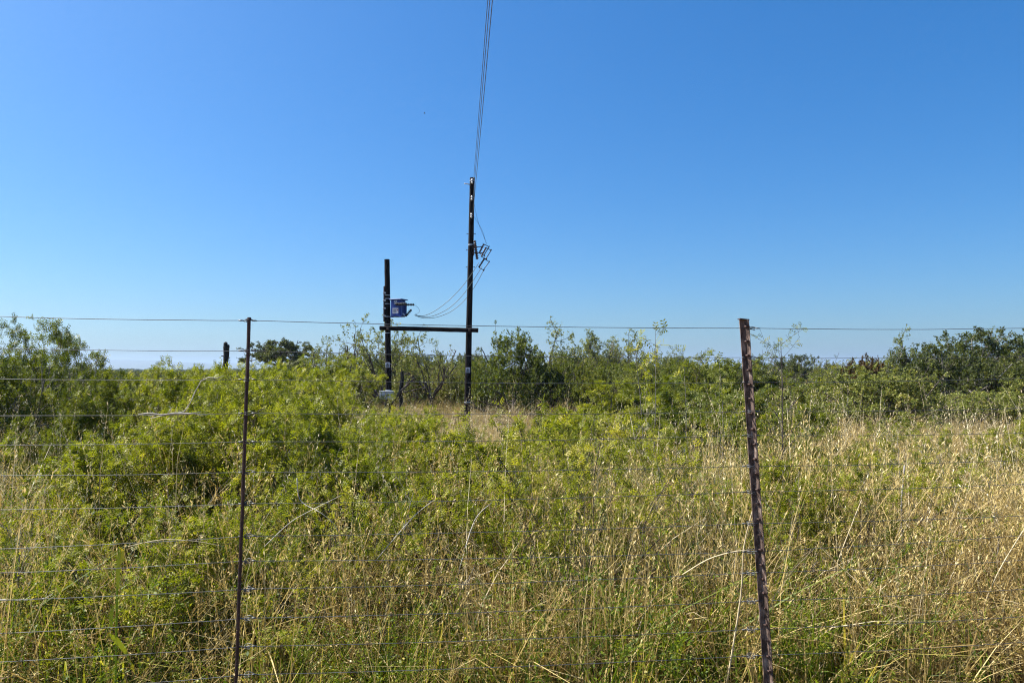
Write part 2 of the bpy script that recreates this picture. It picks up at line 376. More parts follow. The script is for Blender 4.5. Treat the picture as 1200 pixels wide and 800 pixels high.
def plant(key, px, d, H, W, label, cat='bush', name='thorn_bush', group=None, rz=None, z0=0, leafm=None):
    sm, fm, h, w, _ = PROTO[key]
    x = (px-600)/FPX*d
    if leafm:
        k2 = fm.name+leafm
        f2 = bpy.data.meshes.get(k2)
        if f2 is None:
            f2 = fm.copy(); f2.name = k2; f2.materials[0] = M[leafm]
        fm = f2
    root = empty(name, (x, d, z0), label, cat, group, rnd.uniform(0, 6.28) if rz is None else rz)
    root.scale = (W/w, W/w, H/h)
    link('trunk' if 'tree' in name else 'stem', sm, root)
    link('crown' if 'tree' in name else 'foliage', fm, root)
    return root

# --- near bushes on the left
plant('broad_a', 30, 9.6, 2.26, 2.5, 'tall full thorn bush, the highest green crown at the left edge', name='thorn_bush', rz=.5, leafm='leaf_mid')
plant('broad_a', -120, 11.5, 2.2, 3.2, 'thorn bush half hidden beyond the left edge behind the tallest crown', name='thorn_bush', rz=2.5)
plant('thorn_b', 120, 8.4, 1.62, 1.6, 'rounded bright green bush with dark hollow below, just right of the tallest left crown', rz=1.0, leafm='leaf_mid')
plant('thorn_a', -40, 6.6, 1.1, 1.6, 'lower green bush at the left edge in front of the tallest crown')
plant('thorn_b', 230, 9.5, 1.74, 2.0, 'light green bush standing below the dark knobbed wooden post')
plant('thorn_a', 190, 13, 1.62, 2.4, 'bush behind the light green one, under the strip of distant blue hills')
plant('thorn_b', 325, 6.1, 1.62, 1.8, 'largest bright green thorn bush, right behind the thin dark fence dropper', rz=2.2)
plant('thorn_a', 245, 6.4, 1.42, 1.9, 'bright green thorn bush just left of the thin fence dropper')
plant('thorn_a', 412, 7.4, 1.27, 1.6, 'bright green thorn bush in front of the short pole with the grey box')
plant('thorn_b', 482, 9.4, 1.15, 1.5, 'low thorn bush left of the tall pole foot')
plant('thorn_b', 335, 9.4, 1.72, 2.2, 'thorn bush topping the green mass, under the flat crowned far tree')
plant('thorn_c', 440, 5.3, 1.0, 1.4, 'small feathery thorn bush in front of the green mass, below the short pole')
plant('thorn_c', 150, 5.2, 1.15, 1.5, 'small feathery thorn bush in the lower left behind the lowest wires')
plant('thorn_c', 560, 6.2, 1.05, 1.5, 'small green thorn bush among grass below the tall pole')
plant('mid_bush', 700, 12.5, 1.45, 2.3, 'low bright green bush in the middle, right of the tall pole', leafm='leaf_bright')
plant('mid_bush', 785, 11.0, 1.55, 2.2, 'dark green bush below the two leafy shoots')
plant('mid_bush', 850, 15.0, 1.85, 3.2, 'spreading bush directly left of the rusty notched post', leafm='leaf_grey')
plant('thorn_c', 925, 9.5, 1.2, 1.7, 'small green bush low behind the bare sapling, right of the rusty post')

for px, d, H, W, k_, lb in ((205, 5.6, 1.36, 1.6, 'thorn_b', 'thorn bush under the pale twig caught on the wires'), (385, 5.3, 1.38, 1.6, 'thorn_a', 'thorn bush right of the dropper, crossed by two pale stalks'), (460, 6.3, 1.28, 1.6, 'thorn_b', 'rounded thorn bush below the grey meter box'),
                        (285, 7.6, 1.62, 1.8, 'thorn_a', 'thorn bush just behind the upper part of the dropper'), (365, 8.6, 1.58, 1.7, 'thorn_b', 'thorn bush between dropper and short pole, below the flat crowned tree'), (95, 5.6, .95, 1.3, 'thorn_a', 'thorn bush low in front of the tallest left crown'),
                        (315, 14, 1.78, 2.6, 'thorn_a', 'thorn bush at the foot of the flat crowned tree'), (375, 16, 1.95, 3.2, 'thorn_b', 'thorn bush with rounded top left of the short pole, behind the green mass'), (268, 13, 1.68, 2.4, 'thorn_b', 'thorn bush behind the knobbed wooden post'),
                        (650, 8.8, 1.1, 1.6, 'thorn_c', 'low bright thorn bush in grass right of the tall pole'), (520, 6.0, 1.1, 1.5, 'thorn_c', 'low thorn bush in the grass in front of the tall pole')):
    plant(k_, px, d, H, W, lb)
# sparse thorn shrubs standing in the grass near the fence
plant('sparse_a', 690, 4.75, 1.42, 1.75, 'open thorn shrub with fanning dark stems, lower centre of the grass', name='thorn_shrub', rz=.4)
plant('sparse_b', 25, 4.4, 1.25, 1.3, 'open thorn shrub with dark stems at the lower left edge', name='thorn_shrub')
plant('sparse_a', 435, 4.3, 1.1, 1.3, 'open thorn shrub with pale stem foot, between dropper and tall pole', name='thorn_shrub')
plant('sparse_b', 820, 5.4, 1.25, 1.7, 'open thorn shrub leaning beside the rusty post on its left', name='thorn_shrub')
plant('sparse_a', 1000, 5.0, 1.1, 1.4, 'open thorn shrub in dry grass right of the rusty post', name='thorn_shrub')
plant('dead_a', 1130, 4.7, 1.1, .8, 'leafless grey twiggy weed in the dry grass at lower right', 'dead shrub', 'dead_shrub')
plant('dead_a', 1062, 5.3, 1.3, .5, 'tall bare grey stem standing in straw, right of the rusty post', 'dead shrub', 'dead_shrub')
plant('dead_a', 60, 4.0, .9, .8, 'leafless pale twiggy weed at the lower left edge', 'dead shrub', 'dead_shrub')
for px, d, h, lb in ((940, 4.3, .9, 'grey twiggy weed low beside the rusty post on its right'), (1095, 6.4, 1.1, 'leafless twiggy weed in the dry grass, behind the right one with leaves'), (505, 4.4, 1.0, 'bare brown twiggy weed below the tall pole'), (775, 4.6, 1.0, 'bare brown twiggy weed left of the rusty post'), (365, 4.2, .95, 'bare brown twiggy weed right of the dropper'), (180, 4.3, .95, 'bare brown twiggy weed left of the dropper')):
    plant('dead_a', px, d, h, h*.8, lb, 'dead shrub', 'dead_shrub')
for px, d, h, lb in ((668, 4.15, 1.15, 'bare dark branching thorn bush, lower centre between the posts'), (1010, 4.4, 1.05, 'bare dark branching thorn bush at lower right of the rusty post'), (40, 3.75, 1.0, 'bare dark branching thorn bush at the lower left edge'), (805, 4.9, 1.2, 'bare dark branching thorn bush just left of the rusty post')):
    plant('bare_a', px, d, h, h*1.1, lb, 'dead shrub', 'dead_shrub')
zone = [(960, 4.4), (1040, 6.8), (1090, 8.5), (1170, 5.6), (1190, 8.2), (1000, 8.6), (1150, 10.5), (920, 4.9), (-40, 3.9), (100, 4.1), (180, 3.9), (260, 4.3), (345, 4.0), (400, 5.2), (130, 4.8), (-120, 5.6), (70, 6.6), (210, 4.9), (335, 4.7), (500, 5.0), (570, 4.6), (620, 5.8), (660, 7.6), (520, 7.2), (740, 6.2), (775, 8.0), (870, 6.8), (880, 9.0), (945, 6.4), (590, 8.8), (640, 10), (1290, 6.0), (1110, 6.6)]
for i, (px, d) in enumerate(zone):
    left = px < 600
    plant(['sparse_b', 'thorn_c', 'sparse_a'][i % 3], px, d, rnd.uniform(.75, 1.1), rnd.uniform(1.0, 1.5),
          'small feathery thorn shrub half sunk in the grass %s of the tall pole' % ('left' if px < 548 else 'right'),
          name='thorn_shrub', group='small thorn shrubs half sunk in the grass')

# leafy upright shoots
def shoot(px, d, py_top, label, seed, lean=0, curve=0, name='sapling', nb=14, blen=.42, lm='leaf_bright', bark='bark_grey', tm=PIN, ls=.055, ang=(35, 70), r=.007, start=.25, step=.03):
    x = (px-600)/FPX*d; top = P(px, py_top, d)
    g = Grow(seed, trop=(0, .04), wander=.07, ratio=.4, kids=(3,), leaf_lvl=0, step=step, minr=.0012)
    base = Vector((-lean, 0, 0)); n = 8; H = top.z
    pts = [base.lerp(Vector((0, 0, H)), i/n)+Vector((math.sin(i/n*3.1)*curve, 0, 0)) for i in range(n+1)]
    rad = [r*(1-.75*i/n) for i in range(n+1)]
    g.lines.append((pts, rad, 0))
    for k in range(nb):
        t = (start+(1-start)*(k+.5)/nb)*n; i = min(int(t), n-1); q = pts[i].lerp(pts[i+1], t-i)
        a = R(g.rg.uniform(*ang)); az = k*2.4+seed; dd = Vector((math.cos(az)*math.sin(a), math.sin(az)*math.sin(a), math.cos(a)))
        g.branch(q, dd, blen*g.rg.uniform(.6, 1.1)*(1.15-.6*t/n), rad[i]*.5, 0)
    g.anch += [(tuple(pts[-1]), (0, .3, 1), .8)]*3
    root = empty(name, (x, d, 0), label, 'sapling')
    link('stem', g.stems_mesh('shoot', M[bark]), root)
    link('foliage', leaves('shoot_leaves', g.anch, tm, ls, g.rg, M[lm]), root)
shoot(768, 7.6, 386, 'taller of the two leafy shoots rising to the top wire', 31, .08, .03, step=.045, nb=14, blen=.32, ls=.065)
shoot(744, 8.2, 410, 'shorter leafy shoot beside the tall one, left of the rusty post', 32, -.06, .05, nb=12, blen=.3, step=.06, ls=.07)
shoot(800, 9.0, 412, 'thin leafy shoot right of the two tall ones', 33, .03, .05, nb=12, blen=.3, step=.07, ls=.07)
shoot(842, 9.5, 420, 'short leafy shoot close left of the rusty post', 34, .0, .05, nb=12, blen=.35, step=.06, ls=.07)
shoot(915, 7.0, 400, 'bare spreading sapling with few leaves right behind the rusty post', 35, .05, .03, nb=20, blen=.75, start=.3, lm='leaf_mid', bark='bark_dark', ls=.045, ang=(35, 65), step=.12, r=.011)
shoot(925, 9.0, 440, 'thin dark stemmed sapling low right of the rusty post', 36, .04, .03, nb=8, blen=.5, lm='leaf_dark', bark='bark_dark', ls=.05, step=.07)
shoot(1035, 5.2, 620, 'weed with round bluish leaves in straw, right of the rusty post', 37, .02, .02, nb=6, blen=.16, start=.75, lm='leaf_dark', bark='bark_dark', tm=tmpl_leaf(.8), ls=.035, step=.03, r=.006)

# --- trees and bushes further back
T = 'tree'
plant('far_flat', 330, 45, 3.35, 4.4, 'flat crowned dark tree behind the green bushes, right of the dropper', T, 'acacia_tree')
plant('far_airy', 402, 30, 3.45, 3.2, 'grey green open tree left of the short pole', T, 'thorn_tree')
plant('far_airy2', 455, 27, 3.6, 3.1, 'tallest open tree, directly behind the short pole', T, 'thorn_tree')
plant('far_airy', 505, 31, 3.35, 3.0, 'open grey tree between the two poles', T, 'thorn_tree', rz=3.3)
plant('far_green', 525, 35, 2.2, 3.2, 'low round bush between the two poles', leafm='leaf_grey')
plant('far_airy2', 384, 36, 2.9, 3.0, 'open tree half hidden beside the flat crowned one', T, 'thorn_tree')
plant('far_dense', 601, 27, 3.0, 2.9, 'dense green tree just right of the tall pole', T, 'thorn_tree', rz=1, leafm='leaf_mid')
plant('far_airy', 650, 29, 3.5, 3.0, 'open pale tree right of the dense dark one', T, 'thorn_tree', rz=5)
plant('far_upright', 700, 31, 3.3, 2.0, 'narrow tree of upright grey green branches', T, 'thorn_tree')
plant('far_airy2', 735, 33, 3.35, 2.8, 'open tree behind the leafy shoots', T, 'thorn_tree', rz=4)
plant('far_green', 775, 26, 2.0, 3.6, 'wide green bush behind the leafy shoots')
plant('far_green', 838, 22, 2.05, 3.2, 'rounded bush behind the spreading one, left of the rusty post', leafm='leaf_grey', rz=2)
plant('far_round', 1030, 18.6, 1.8, 4.2, 'wide rounded fine leafed green bush in the dry grass at right', rz=.6, leafm='leaf_grey')
plant('far_green', 960, 21, 1.55, 2.9, 'low green bush left of the wide rounded one')
plant('far_olive', 1150, 27.5, 3.05, 5.8, 'big dark olive tree at the right edge', T, 'thorn_tree')
plant('far_airy', 1065, 30, 3.3, 2.2, 'slim open tree behind the wide rounded bush', T, 'thorn_tree', rz=2)
plant('mistletoe', 1017, 29, 2.2, 1.5, 'dark russet rounded bush crown above the wide green bush', 'bush', 'russet_bush')
plant('mistletoe', 1000, 31, 2.05, 1.2, 'smaller russet bush crown left of the rounded russet one', 'bush', 'russet_bush', rz=1)
plant('far_green', 1145, 20, 1.15, 3.2, 'low olive bush in front of the big dark right tree', leafm='leaf_grey', rz=4)
plant('far_green', 1240, 22, 1.7, 3.4, 'olive bush past the right edge', leafm='leaf_grey')
plant('far_airy2', 1200, 31, 2.7, 3.0, 'open tree behind the big dark right tree', T, 'thorn_tree')
plant('far_dense', -60, 24, 2.2, 3.6, 'dense dark tree beyond the left bushes', T, 'thorn_tree')
for px, d, H, W, lb in ((425, 33, 1.9, 3.0, 'low full bush behind the short pole, to its left'), (487, 34, 2.1, 3.0, 'low full bush behind the short pole, to its right'), (535, 33, 2.0, 2.6, 'low full bush just left of the tall pole'),
                    (572, 34, 2.1, 2.8, 'low full bush just right of the tall pole, left of the dense tree'), (640, 35, 2.3, 3.2, 'low full bush beneath the open pale tree'), (690, 36, 2.4, 3.4, 'low full bush beneath the upright branched tree')):
    plant('far_round', px, d, H, W, lb, leafm='leaf_grey')
for px, d, H, W, k_, lm, lb in ((648, 27, 2.2, 3.0, 'far_round', None, 'full green bush in front of the open pale tree, right of the dense one'), (705, 26, 2.15, 2.8, 'far_round', None, 'full green bush at the foot of the upright branched tree'), (760, 24, 2.15, 3.0, 'far_round', 'leaf_grey', 'full light bush right behind the leafy shoots'),
                            (815, 21, 2.0, 2.8, 'far_round', None, 'full green bush left of the rusty post, beyond the spreading one'), (1100, 25, 2.45, 4.0, 'far_olive', None, 'broad olive bush adjoining the big dark right tree on its left'), (1195, 24, 2.3, 3.6, 'far_round', 'leaf_dark', 'broad dark bush at the right edge under the column stems'),
                            (565, 29, 2.1, 2.2, 'far_round', None, 'green bush touching the tall pole on its right')):
    plant(k_, px, d, H, W, lb, leafm=lm)
# belt of bushes behind
keys = ['far_green', 'far_dense', 'far_airy', 'far_olive', 'far_airy2']
k = 0
for row, (d0, n) in enumerate([(38, 20), (50, 22), (66, 26), (90, 28)]):
    for i in range(n):
        px = -450+2100*(i+rnd.uniform(.1, .9))/n; d = d0*rnd.uniform(.93, 1.12)
        if 130 < px < 300 and d < 200: continue
        key = keys[rnd.randrange(5)]; H = rnd.uniform(1.7, 2.7)*(1+.12*row)
        tree = key in ('far_airy', 'far_airy2', 'far_dense')
        plant(key, px, d, H, H*rnd.uniform(1.2, 1.7), 'one of the far %s in the woodland belt behind the poles' % ('trees' if tree else 'bushes'), T if tree else 'bush',
              'thorn_tree' if tree else 'thorn_bush', 'far %s in the woodland belt' % ('trees' if tree else 'bushes'), leafm='leaf_dark' if not key.startswith('far_airy') else None)
for px, d in ((150, 16), (270, 15), (215, 22), (250, 30), (160, 34), (300, 24)):
    plant('far_green', px, d, rnd.uniform(1.35, 1.55), rnd.uniform(2.4, 3.2), 'low bush under the far blue hills, behind the left green mass', group='low bushes under the far hills')

# ------------------------------------------------------------------ grass (uncountable: scattered)
def tuft(seed, n, rad, h, w, kind):
    rg = np.random.default_rng(seed)
    a = rg.uniform(0, 6.28, n); r = rad*np.sqrt(rg.uniform(0, 1, n))
    b = np.stack([r*np.cos(a), r*np.sin(a), np.full(n, -.01)], 1)
    a2 = a+rg.normal(0, 1.0, n); dr = np.stack([np.cos(a2), np.sin(a2)], 1)
    hh = h*rg.uniform(.45, 1.1, n); lean = hh*np.abs(rg.normal(.25, .45, n))
    kink = np.where(rg.uniform(0, 1, n) < .5, rg.uniform(.25, .8, n), 9.)
    t = rg.uniform(.0, 1, n)
    return blades((b, dr, hh, lean, w*rg.uniform(.5, 1.3, n), t, 4, kink))

def seedheads(rg, n, rad, h):
    "thin stalks with a loose plume of spikelets"
    Q = []; Tt = []
    a = rg.uniform(0, 6.28, n); r = rad*np.sqrt(rg.uniform(0, 1, n)); b = np.stack([r*np.cos(a), r*np.sin(a), np.zeros(n)], 1)
    a2 = rg.uniform(0, 6.28, n); dr = np.stack([np.cos(a2), np.sin(a2)], 1)
    hh = h*rg.uniform(.7, 1.15, n); lean = hh*rg.uniform(.02, .45, n)
    q, t = blades((b, dr, hh, lean, np.full(n, .0042), rg.uniform(.3, 1, n), 4, np.full(n, 9.))); Q.append(q); Tt.append(t)
    for i in range(n):
        m = 12
        for j in range(m):
            u = 1-.28*j/m+.02; p = np.array([b[i, 0]+dr[i, 0]*lean[i]*u**1.8, b[i, 1]+dr[i, 1]*lean[i]*u**1.8, hh[i]*u])
            d = norm(np.array([rg.normal(0, .5), rg.normal(0, .5), 1.0])); s = norm(np.cross(d, rg.normal(0, 1, 3)))*.0034; l = rg.uniform(.015, .034)
            Q.append(np.array([[p, p+d*l*.5+s, p+d*l, p+d*l*.5-s]])); Tt.append(np.array([rg.uniform(.5, 1)]))
    return np.concatenate(Q), np.concatenate(Tt)

def straws(rg, n, L):
    "long pale broken stalks leaning and crossing each other"
    a = rg.uniform(0, 6.28, n); b = np.stack([rg.normal(0, .18, n), rg.normal(0, .18, n), rg.uniform(0, .25, n)], 1)
    dr = np.stack([np.cos(a), np.sin(a)], 1); el = rg.uniform(.1, 1.3, n); l = L*rg.uniform(.4, 1, n)
    return blades((b, dr, l*np.sin(el), l*np.cos(el), np.full(n, .0048)*rg.uniform(.5, 1.4, n), rg.uniform(.2, 1, n), 3, np.full(n, 9.)))

def forb(rg, h):
    "green weed: thin stem with small leaves"
    Q = []; Tt = []
    for s_ in range(3):
        a = rg.uniform(0, 6.28); dr = np.array([[math.cos(a), math.sin(a)]]); hh = np.array([h*rg.uniform(.6, 1.1)]); ln = hh*rg.uniform(.05, .4)
        q, t = blades((np.zeros((1, 3)), dr, hh, ln, np.array([.004]), np.array([.2]), 4, np.array([9.]))); Q.append(q); Tt.append(t)
        for j in range(14):
            u = rg.uniform(.25, 1); p = np.array([dr[0, 0]*ln[0]*u**1.8, dr[0, 1]*ln[0]*u**1.8, hh[0]*u]); az = rg.uniform(0, 6.28)
            d = norm(np.array([math.cos(az), math.sin(az), rg.uniform(-.1, .8)])); s = norm(np.cross(d, [0, 0, 1.])+rg.normal(0, .3, 3)); l = rg.uniform(.015, .032)
            Q.append(np.array([[p, p+d*l*.5+s*l*.22, p+d*l, p+d*l*.5-s*l*.22]])); Tt.append(np.array([rg.uniform(.1, .8)]))
    return np.concatenate(Q), np.concatenate(Tt)

def scatter(name, protos, pts, idx, scl, tilt, label, cat):
    col = bpy.data.collections.new(name+'_tufts')
    for i, me in enumerate(protos): link('%s_tuft_%02d' % (name, i), me, coll=col)
    n = len(pts); rg = np.random.default_rng(len(pts))
    me = bpy.data.meshes.new(name); me.vertices.add(n); me.vertices.foreach_set('co', np.asarray(pts, dtype=np.float32).ravel())
    a = me.attributes.new('idx', 'INT', 'POINT'); a.data.foreach_set('value', np.asarray(idx, dtype=np.int32))
    a = me.attributes.new('scl', 'FLOAT', 'POINT'); a.data.foreach_set('value', np.asarray(scl, dtype=np.float32))
    rot = np.stack([rg.normal(0, tilt, n), rg.normal(0, tilt, n), rg.uniform(0, 6.28, n)], 1)
    a = me.attributes.new('rot', 'FLOAT_VECTOR', 'POINT'); a.data.foreach_set('vector', rot.astype(np.float32).ravel())
    o = link(name, me); tag(o, label, cat, kind='stuff')
    g = bpy.data.node_groups.new(name, 'GeometryNodeTree')
    g.interface.new_socket('Geometry', in_out='INPUT', socket_type='NodeSocketGeometry'); g.interface.new_socket('Geometry', in_out='OUTPUT', socket_type='NodeSocketGeometry')
    N = g.nodes; L = g.links; gi = N.new('NodeGroupInput'); go = N.new('NodeGroupOutput')
    ip = N.new('GeometryNodeInstanceOnPoints'); ci = N.new('GeometryNodeCollectionInfo'); ci.inputs[0].default_value = col
    ci.inputs['Separate Children'].default_value = True; ci.inputs['Reset Children'].default_value = True
    def na(nm, t):
        x = N.new('GeometryNodeInputNamedAttribute'); x.data_type = t; x.inputs[0].default_value = nm; return x.outputs[0]
    L.new(gi.outputs[0], ip.inputs['Points']); L.new(ci.outputs[0], ip.inputs['Instance']); ip.inputs['Pick Instance'].default_value = True
    L.new(na('idx', 'INT'), ip.inputs['Instance Index']); L.new(na('rot', 'FLOAT_VECTOR'), ip.inputs['Rotation']); L.new(na('scl', 'FLOAT'), ip.inputs['Scale'])
    L.new(ip.outputs[0], go.inputs[0])
    md = o.modifiers.new('scatter', 'NODES'); md.node_group = g
    return o

rgg = np.random.default_rng(42)
def qm(name, qt, mat): return quad_mesh(name, qt[0], qt[1], M[mat])
def weed(seed, h, leafy, ll, green):
    "branching weed: fine twigs as ribbons with small leaves or husks"
    g = Grow(seed, trop=(.06, .03), wander=.16, ratio=.42, kids=(6, 3), leaf_lvl=1, step=leafy, minr=.0013, segs=4, angle=(20, 60), low=.3)
    rg = g.rg
    for i in range(4):
        a = rg.uniform(0, 6.28); tl = R(rg.uniform(5, 45)); g.branch(Vector((rg.normal(0, .04), rg.normal(0, .04), 0)), Vector((math.cos(a)*math.sin(tl), math.sin(a)*math.sin(tl), math.cos(tl))), h*rg.uniform(.6, 1.1), .0045, 0)
    Q = []; Tt = []
    for pts, rad, lvl in g.lines:
        c = rg.uniform(.0, .6)
        for p, q, ra, rb in zip(pts, pts[1:], rad, rad[1:]):
            sd = (q-p).cross(Vector(rg.normal(0, 1, 3))).normalized(); Q.append([p-sd*ra, p+sd*ra, q+sd*rb, q-sd*rb]); Tt.append(c)
    me = leaves('tmp', g.anch, LEAF, ll, rg, None); n = len(me.vertices); co = np.empty(n*3, dtype=np.float32); me.vertices.foreach_get('co', co)
    tt = np.empty(n, dtype=np.float32); me.attributes['tint'].data.foreach_get('value', tt); bpy.data.meshes.remove(me)
    return np.concatenate([np.array([[list(v) for v in q] for q in Q]), co.reshape(-1, 4, 3)]), np.concatenate([np.array(Tt), tt[::4]])
dry = [qm('dry%d' % i, tuft(100+i, 42, .2, .6, .0095, 0), 'grass_dry') for i in range(6)]
def cat2(a, b): return np.concatenate([a[0], b[0]]), np.concatenate([a[1], b[1]])
dry += [qm('plume%d' % i, cat2(seedheads(rgg, 9, .15, .95), tuft(120+i, 22, .15, .5, .008, 0)), 'grass_dry') for i in range(4)]
grn = [qm('grn%d' % i, tuft(140+i, 32, .17, .5, .015, 0), 'grass_green') for i in range(5)]
grn += [qm('forb%d' % i, forb(rgg, .75), 'grass_green') for i in range(2)]
dry += [qm('husk%d' % i, weed(400+i, .75, .06, .013, False), 'grass_dry') for i in range(5)]
grn += [qm('herb%d' % i, weed(420+i, .68, .032, .018, True), 'grass_green') for i in range(3)]
stw = [qm('straw%d' % i, straws(rgg, 10, .62), 'straw') for i in range(6)]

def fnoise(x, y, f, s):
    return (np.sin(x*f*1.3+s)+np.sin(y*f*1.7+s*2.1)+np.sin((x+y)*f*.9+s*.7)+np.sin((x-y)*f*2.3+s*1.9))/4
def field(n, d0, d1, p=1.0):
    "points spread evenly over the wedge of ground in front of the fence"
    u = rgg.uniform(0, 1, n); d = np.sqrt(d0**2+(d1**2-d0**2)*u); 
    return rgg.uniform(-.92, .92, n)*(d+1.2), d
def dryness(x, d):
    px = 600+FPX*x/d
    t = .30+.32*fnoise(x, d, .8, 3)+.12*fnoise(x, d, 2.6, 1)
    t = t+np.clip((px-800)/350, -.1, 1)*.22 + np.where((d > 11) & (px > 480), .45, 0) - np.where(px < 480, .08, 0)+.08
    return t
X, D = [], []
for n, a, b in ((3600, 2.3, 7), (7000, 7, 16), (9500, 16, 40), (6500, 40, 100)):
    x, d = field(n, a, b); X.append(x); D.append(d)
X = np.concatenate(X); D = np.concatenate(D); t = dryness(X, D)
isdry = rgg.uniform(0, 1, len(X)) < np.clip(t+np.where(D < 6, .2, 0), .45, .95)
Z = np.zeros(len(X))
hs = 1+.25*fnoise(X, D, 1.1, 5)
near = np.where(D < 3.2+.152*X, .38, 1.0)*np.where(D > 12, 1.1, 1)
sel = isdry; pts = np.stack([X, D, Z], 1)
far_up = np.interp(D, [5, 8, 12, 16, 30, 45, 60], [1, .88, .62, .42, .40, .6, .9])
scatter('dry_grass', dry, pts[sel], rgg.integers(0, len(dry), sel.sum()), (rgg.uniform(.75, 1.2, sel.sum())*hs[sel]*near[sel]*far_up[sel]), .12, 'tall straw coloured dry grass covering the ground behind the fence', 'grass')
sel = ~isdry
scatter('green_grass', grn, pts[sel], rgg.integers(0, len(grn), sel.sum()), (rgg.uniform(.75, 1.25, sel.sum())*hs[sel]*near[sel]*far_up[sel]), .12, 'green grass and weeds growing among the dry grass', 'grass')
x, d = field(2700, 3.7, 10); x2, d2 = field(1600, 10, 24); x = np.concatenate([x, x2]); d = np.concatenate([d, d2])
scatter('straw', stw, np.stack([x, d, np.full(len(x), .12)], 1), rgg.integers(0, len(stw), len(x)), rgg.uniform(.6, 1.15, len(x)), .25, 'pale broken grass stalks lying criss-cross in the tangle', 'grass')

tall = [qm('tallstalk%d' % i, cat2(seedheads(rgg, 4, .2, 1.25), straws(rgg, 3, 1.2)), 'straw') for i in range(5)]
x, d = field(520, 3.8, 11)
scatter('tall_stalks', tall, np.stack([x, d, np.zeros(len(x))], 1), rgg.integers(0, 5, len(x)), rgg.uniform(.7, 1.12, len(x)), .15, 'tall pale seed stalks standing above the grass', 'grass')

# distant woodland to the foot of the hills
wood = []
for i in range(3):
    rg = np.random.default_rng(300+i); n = 900
    p = norm(rg.normal(0, 1, (n, 3)))*rg.uniform(.6, 1, (n, 1))*np.array([2.2, 2.2, 1.3]); p[:, 2] = np.abs(p[:, 2])
    an = [(tuple(q), tuple(norm(rg.normal(0, 1, 3))), rg.uniform(0, 1)) for q in p]
    wood.append(leaves('wood%d' % i, an, CL, .55, rg, M['leaf_dark']))
n = 5200; u = rgg.uniform(0, 1, n); d = 110*(2300/110)**u
scatter('woodland', wood, np.stack([rgg.uniform(-1.0, 1.0, n)*d, d, np.zeros(n)], 1), rgg.integers(0, 3, n), rgg.uniform(.6, 1.15, n)*np.where(d > 600, 1.6, .85), .05, 'far bushveld fading out towards the blue hills', 'woodland')

# ------------------------------------------------------------------ ground, hills
n = 90; ext = 4700
cs = np.sign(np.linspace(-1, 1, n))*np.abs(np.linspace(-1, 1, n))**4*ext
vs = [(x, y, -.02) for y in cs for x in cs]
gm = MB(); gm.add(vs, [(j*n+i, j*n+i+1, (j+1)*n+i+1, (j+1)*n+i) for j in range(n-1) for i in range(n-1)])
tag(gm.build('ground', M['soil']), kind='structure')
hm = solid('hill', [(.3, (.03, .045, .02)), (.7, (.07, .08, .04))], .95, 0, .02, 8)
hb = MB(); rg = np.random.default_rng(8)
for (y0, hh, sd) in ((3300, 46, 1), (3700, 56, 2)):
    nx = 160; vs = []
    for j, (dy, f) in enumerate(((-450, 0), (-220, .55), (0, 1), (400, .3), (700, 0))):
        for i in range(nx):
            x = -4200+8400*i/(nx-1)
            base = .50+.26*math.sin(x*.0011+sd*1.7)+.16*math.sin(x*.0031+sd)+.06*math.sin(x*.009+sd*3)+.02*math.sin(x*.031)
            vs.append((x, y0+dy, -1+max(.05, base)*hh*f))
    hb.add(vs, [(j*nx+i, j*nx+i+1, (j+1)*nx+i+1, (j+1)*nx+i) for j in range(4) for i in range(nx-1)])
tag(hb.build('hills', hm, smooth=True), kind='structure')

# ------------------------------------------------------------------ wire fence
inv = lambda px: .377-5.97e-5*px            # 1/depth along the fence line
def fd(px): return 1/inv(px)
wy = {0: [371, 408, 444, 487, 521, 557, 597, 643, 671, 703, 742, 775, 812], 290: [375.5, 411, 444.5, 484, 517.5, 553, 590, 628, 657, 690, 724, 757, 790],
      880: [384.5, 419, 448, 482, 510, 546, 576, 613, 646, 671, 704, 737, 768], 1200: [384.5, 417.5, 443, 478, 507, 539, 567, 604, 627, 656, 690, 722, 752]}
fence = empty('wire_fence', (P(880, 400, fd(880)).x, P(880, 400, fd(880)).y, 0), 'wire fence of many thin strands crossing the whole foreground', 'fence')
p0 = P(0, 400, fd(0)); p1 = P(1200, 400, fd(1200)); fdir = Vector((p1.x-p0.x, p1.y-p0.y, 0)).normalized()
fn = Vector((fdir.y, -fdir.x, 0))                 # towards the camera
ends = {}
for k in range(13):
    pl = P(0, wy[0][k], fd(0)); pd = P(290, wy[290][k], fd(290)); pp = P(880, wy[880][k], fd(880)); pr = P(1200, wy[1200][k], fd(1200))
    L0 = pl-fdir*3.6; L0.z = pl.z+.02+rnd.uniform(-.01, .01); R0 = pr+fdir*2.6; R0.z = pr.z-.01+rnd.uniform(-.01, .01)
    pts = []
    key = [L0, pl, pd, pp, pr, R0]
    for a, b in zip(key, key[1:]):
        for j in range(8):
            u = j/8; q = a.lerp(b, u); q.z -= 4*u*(1-u)*.004*(b-a).length; q.z += rnd.uniform(-.0008, .0008); pts.append(q)
    pts.append(R0)
    m = MB(); m.tube(pts, .0011 if k else .0013, 6); m.build('wire', M['wire'], fence, smooth=True)
    ends[k] = (L0, pd, pp, R0)
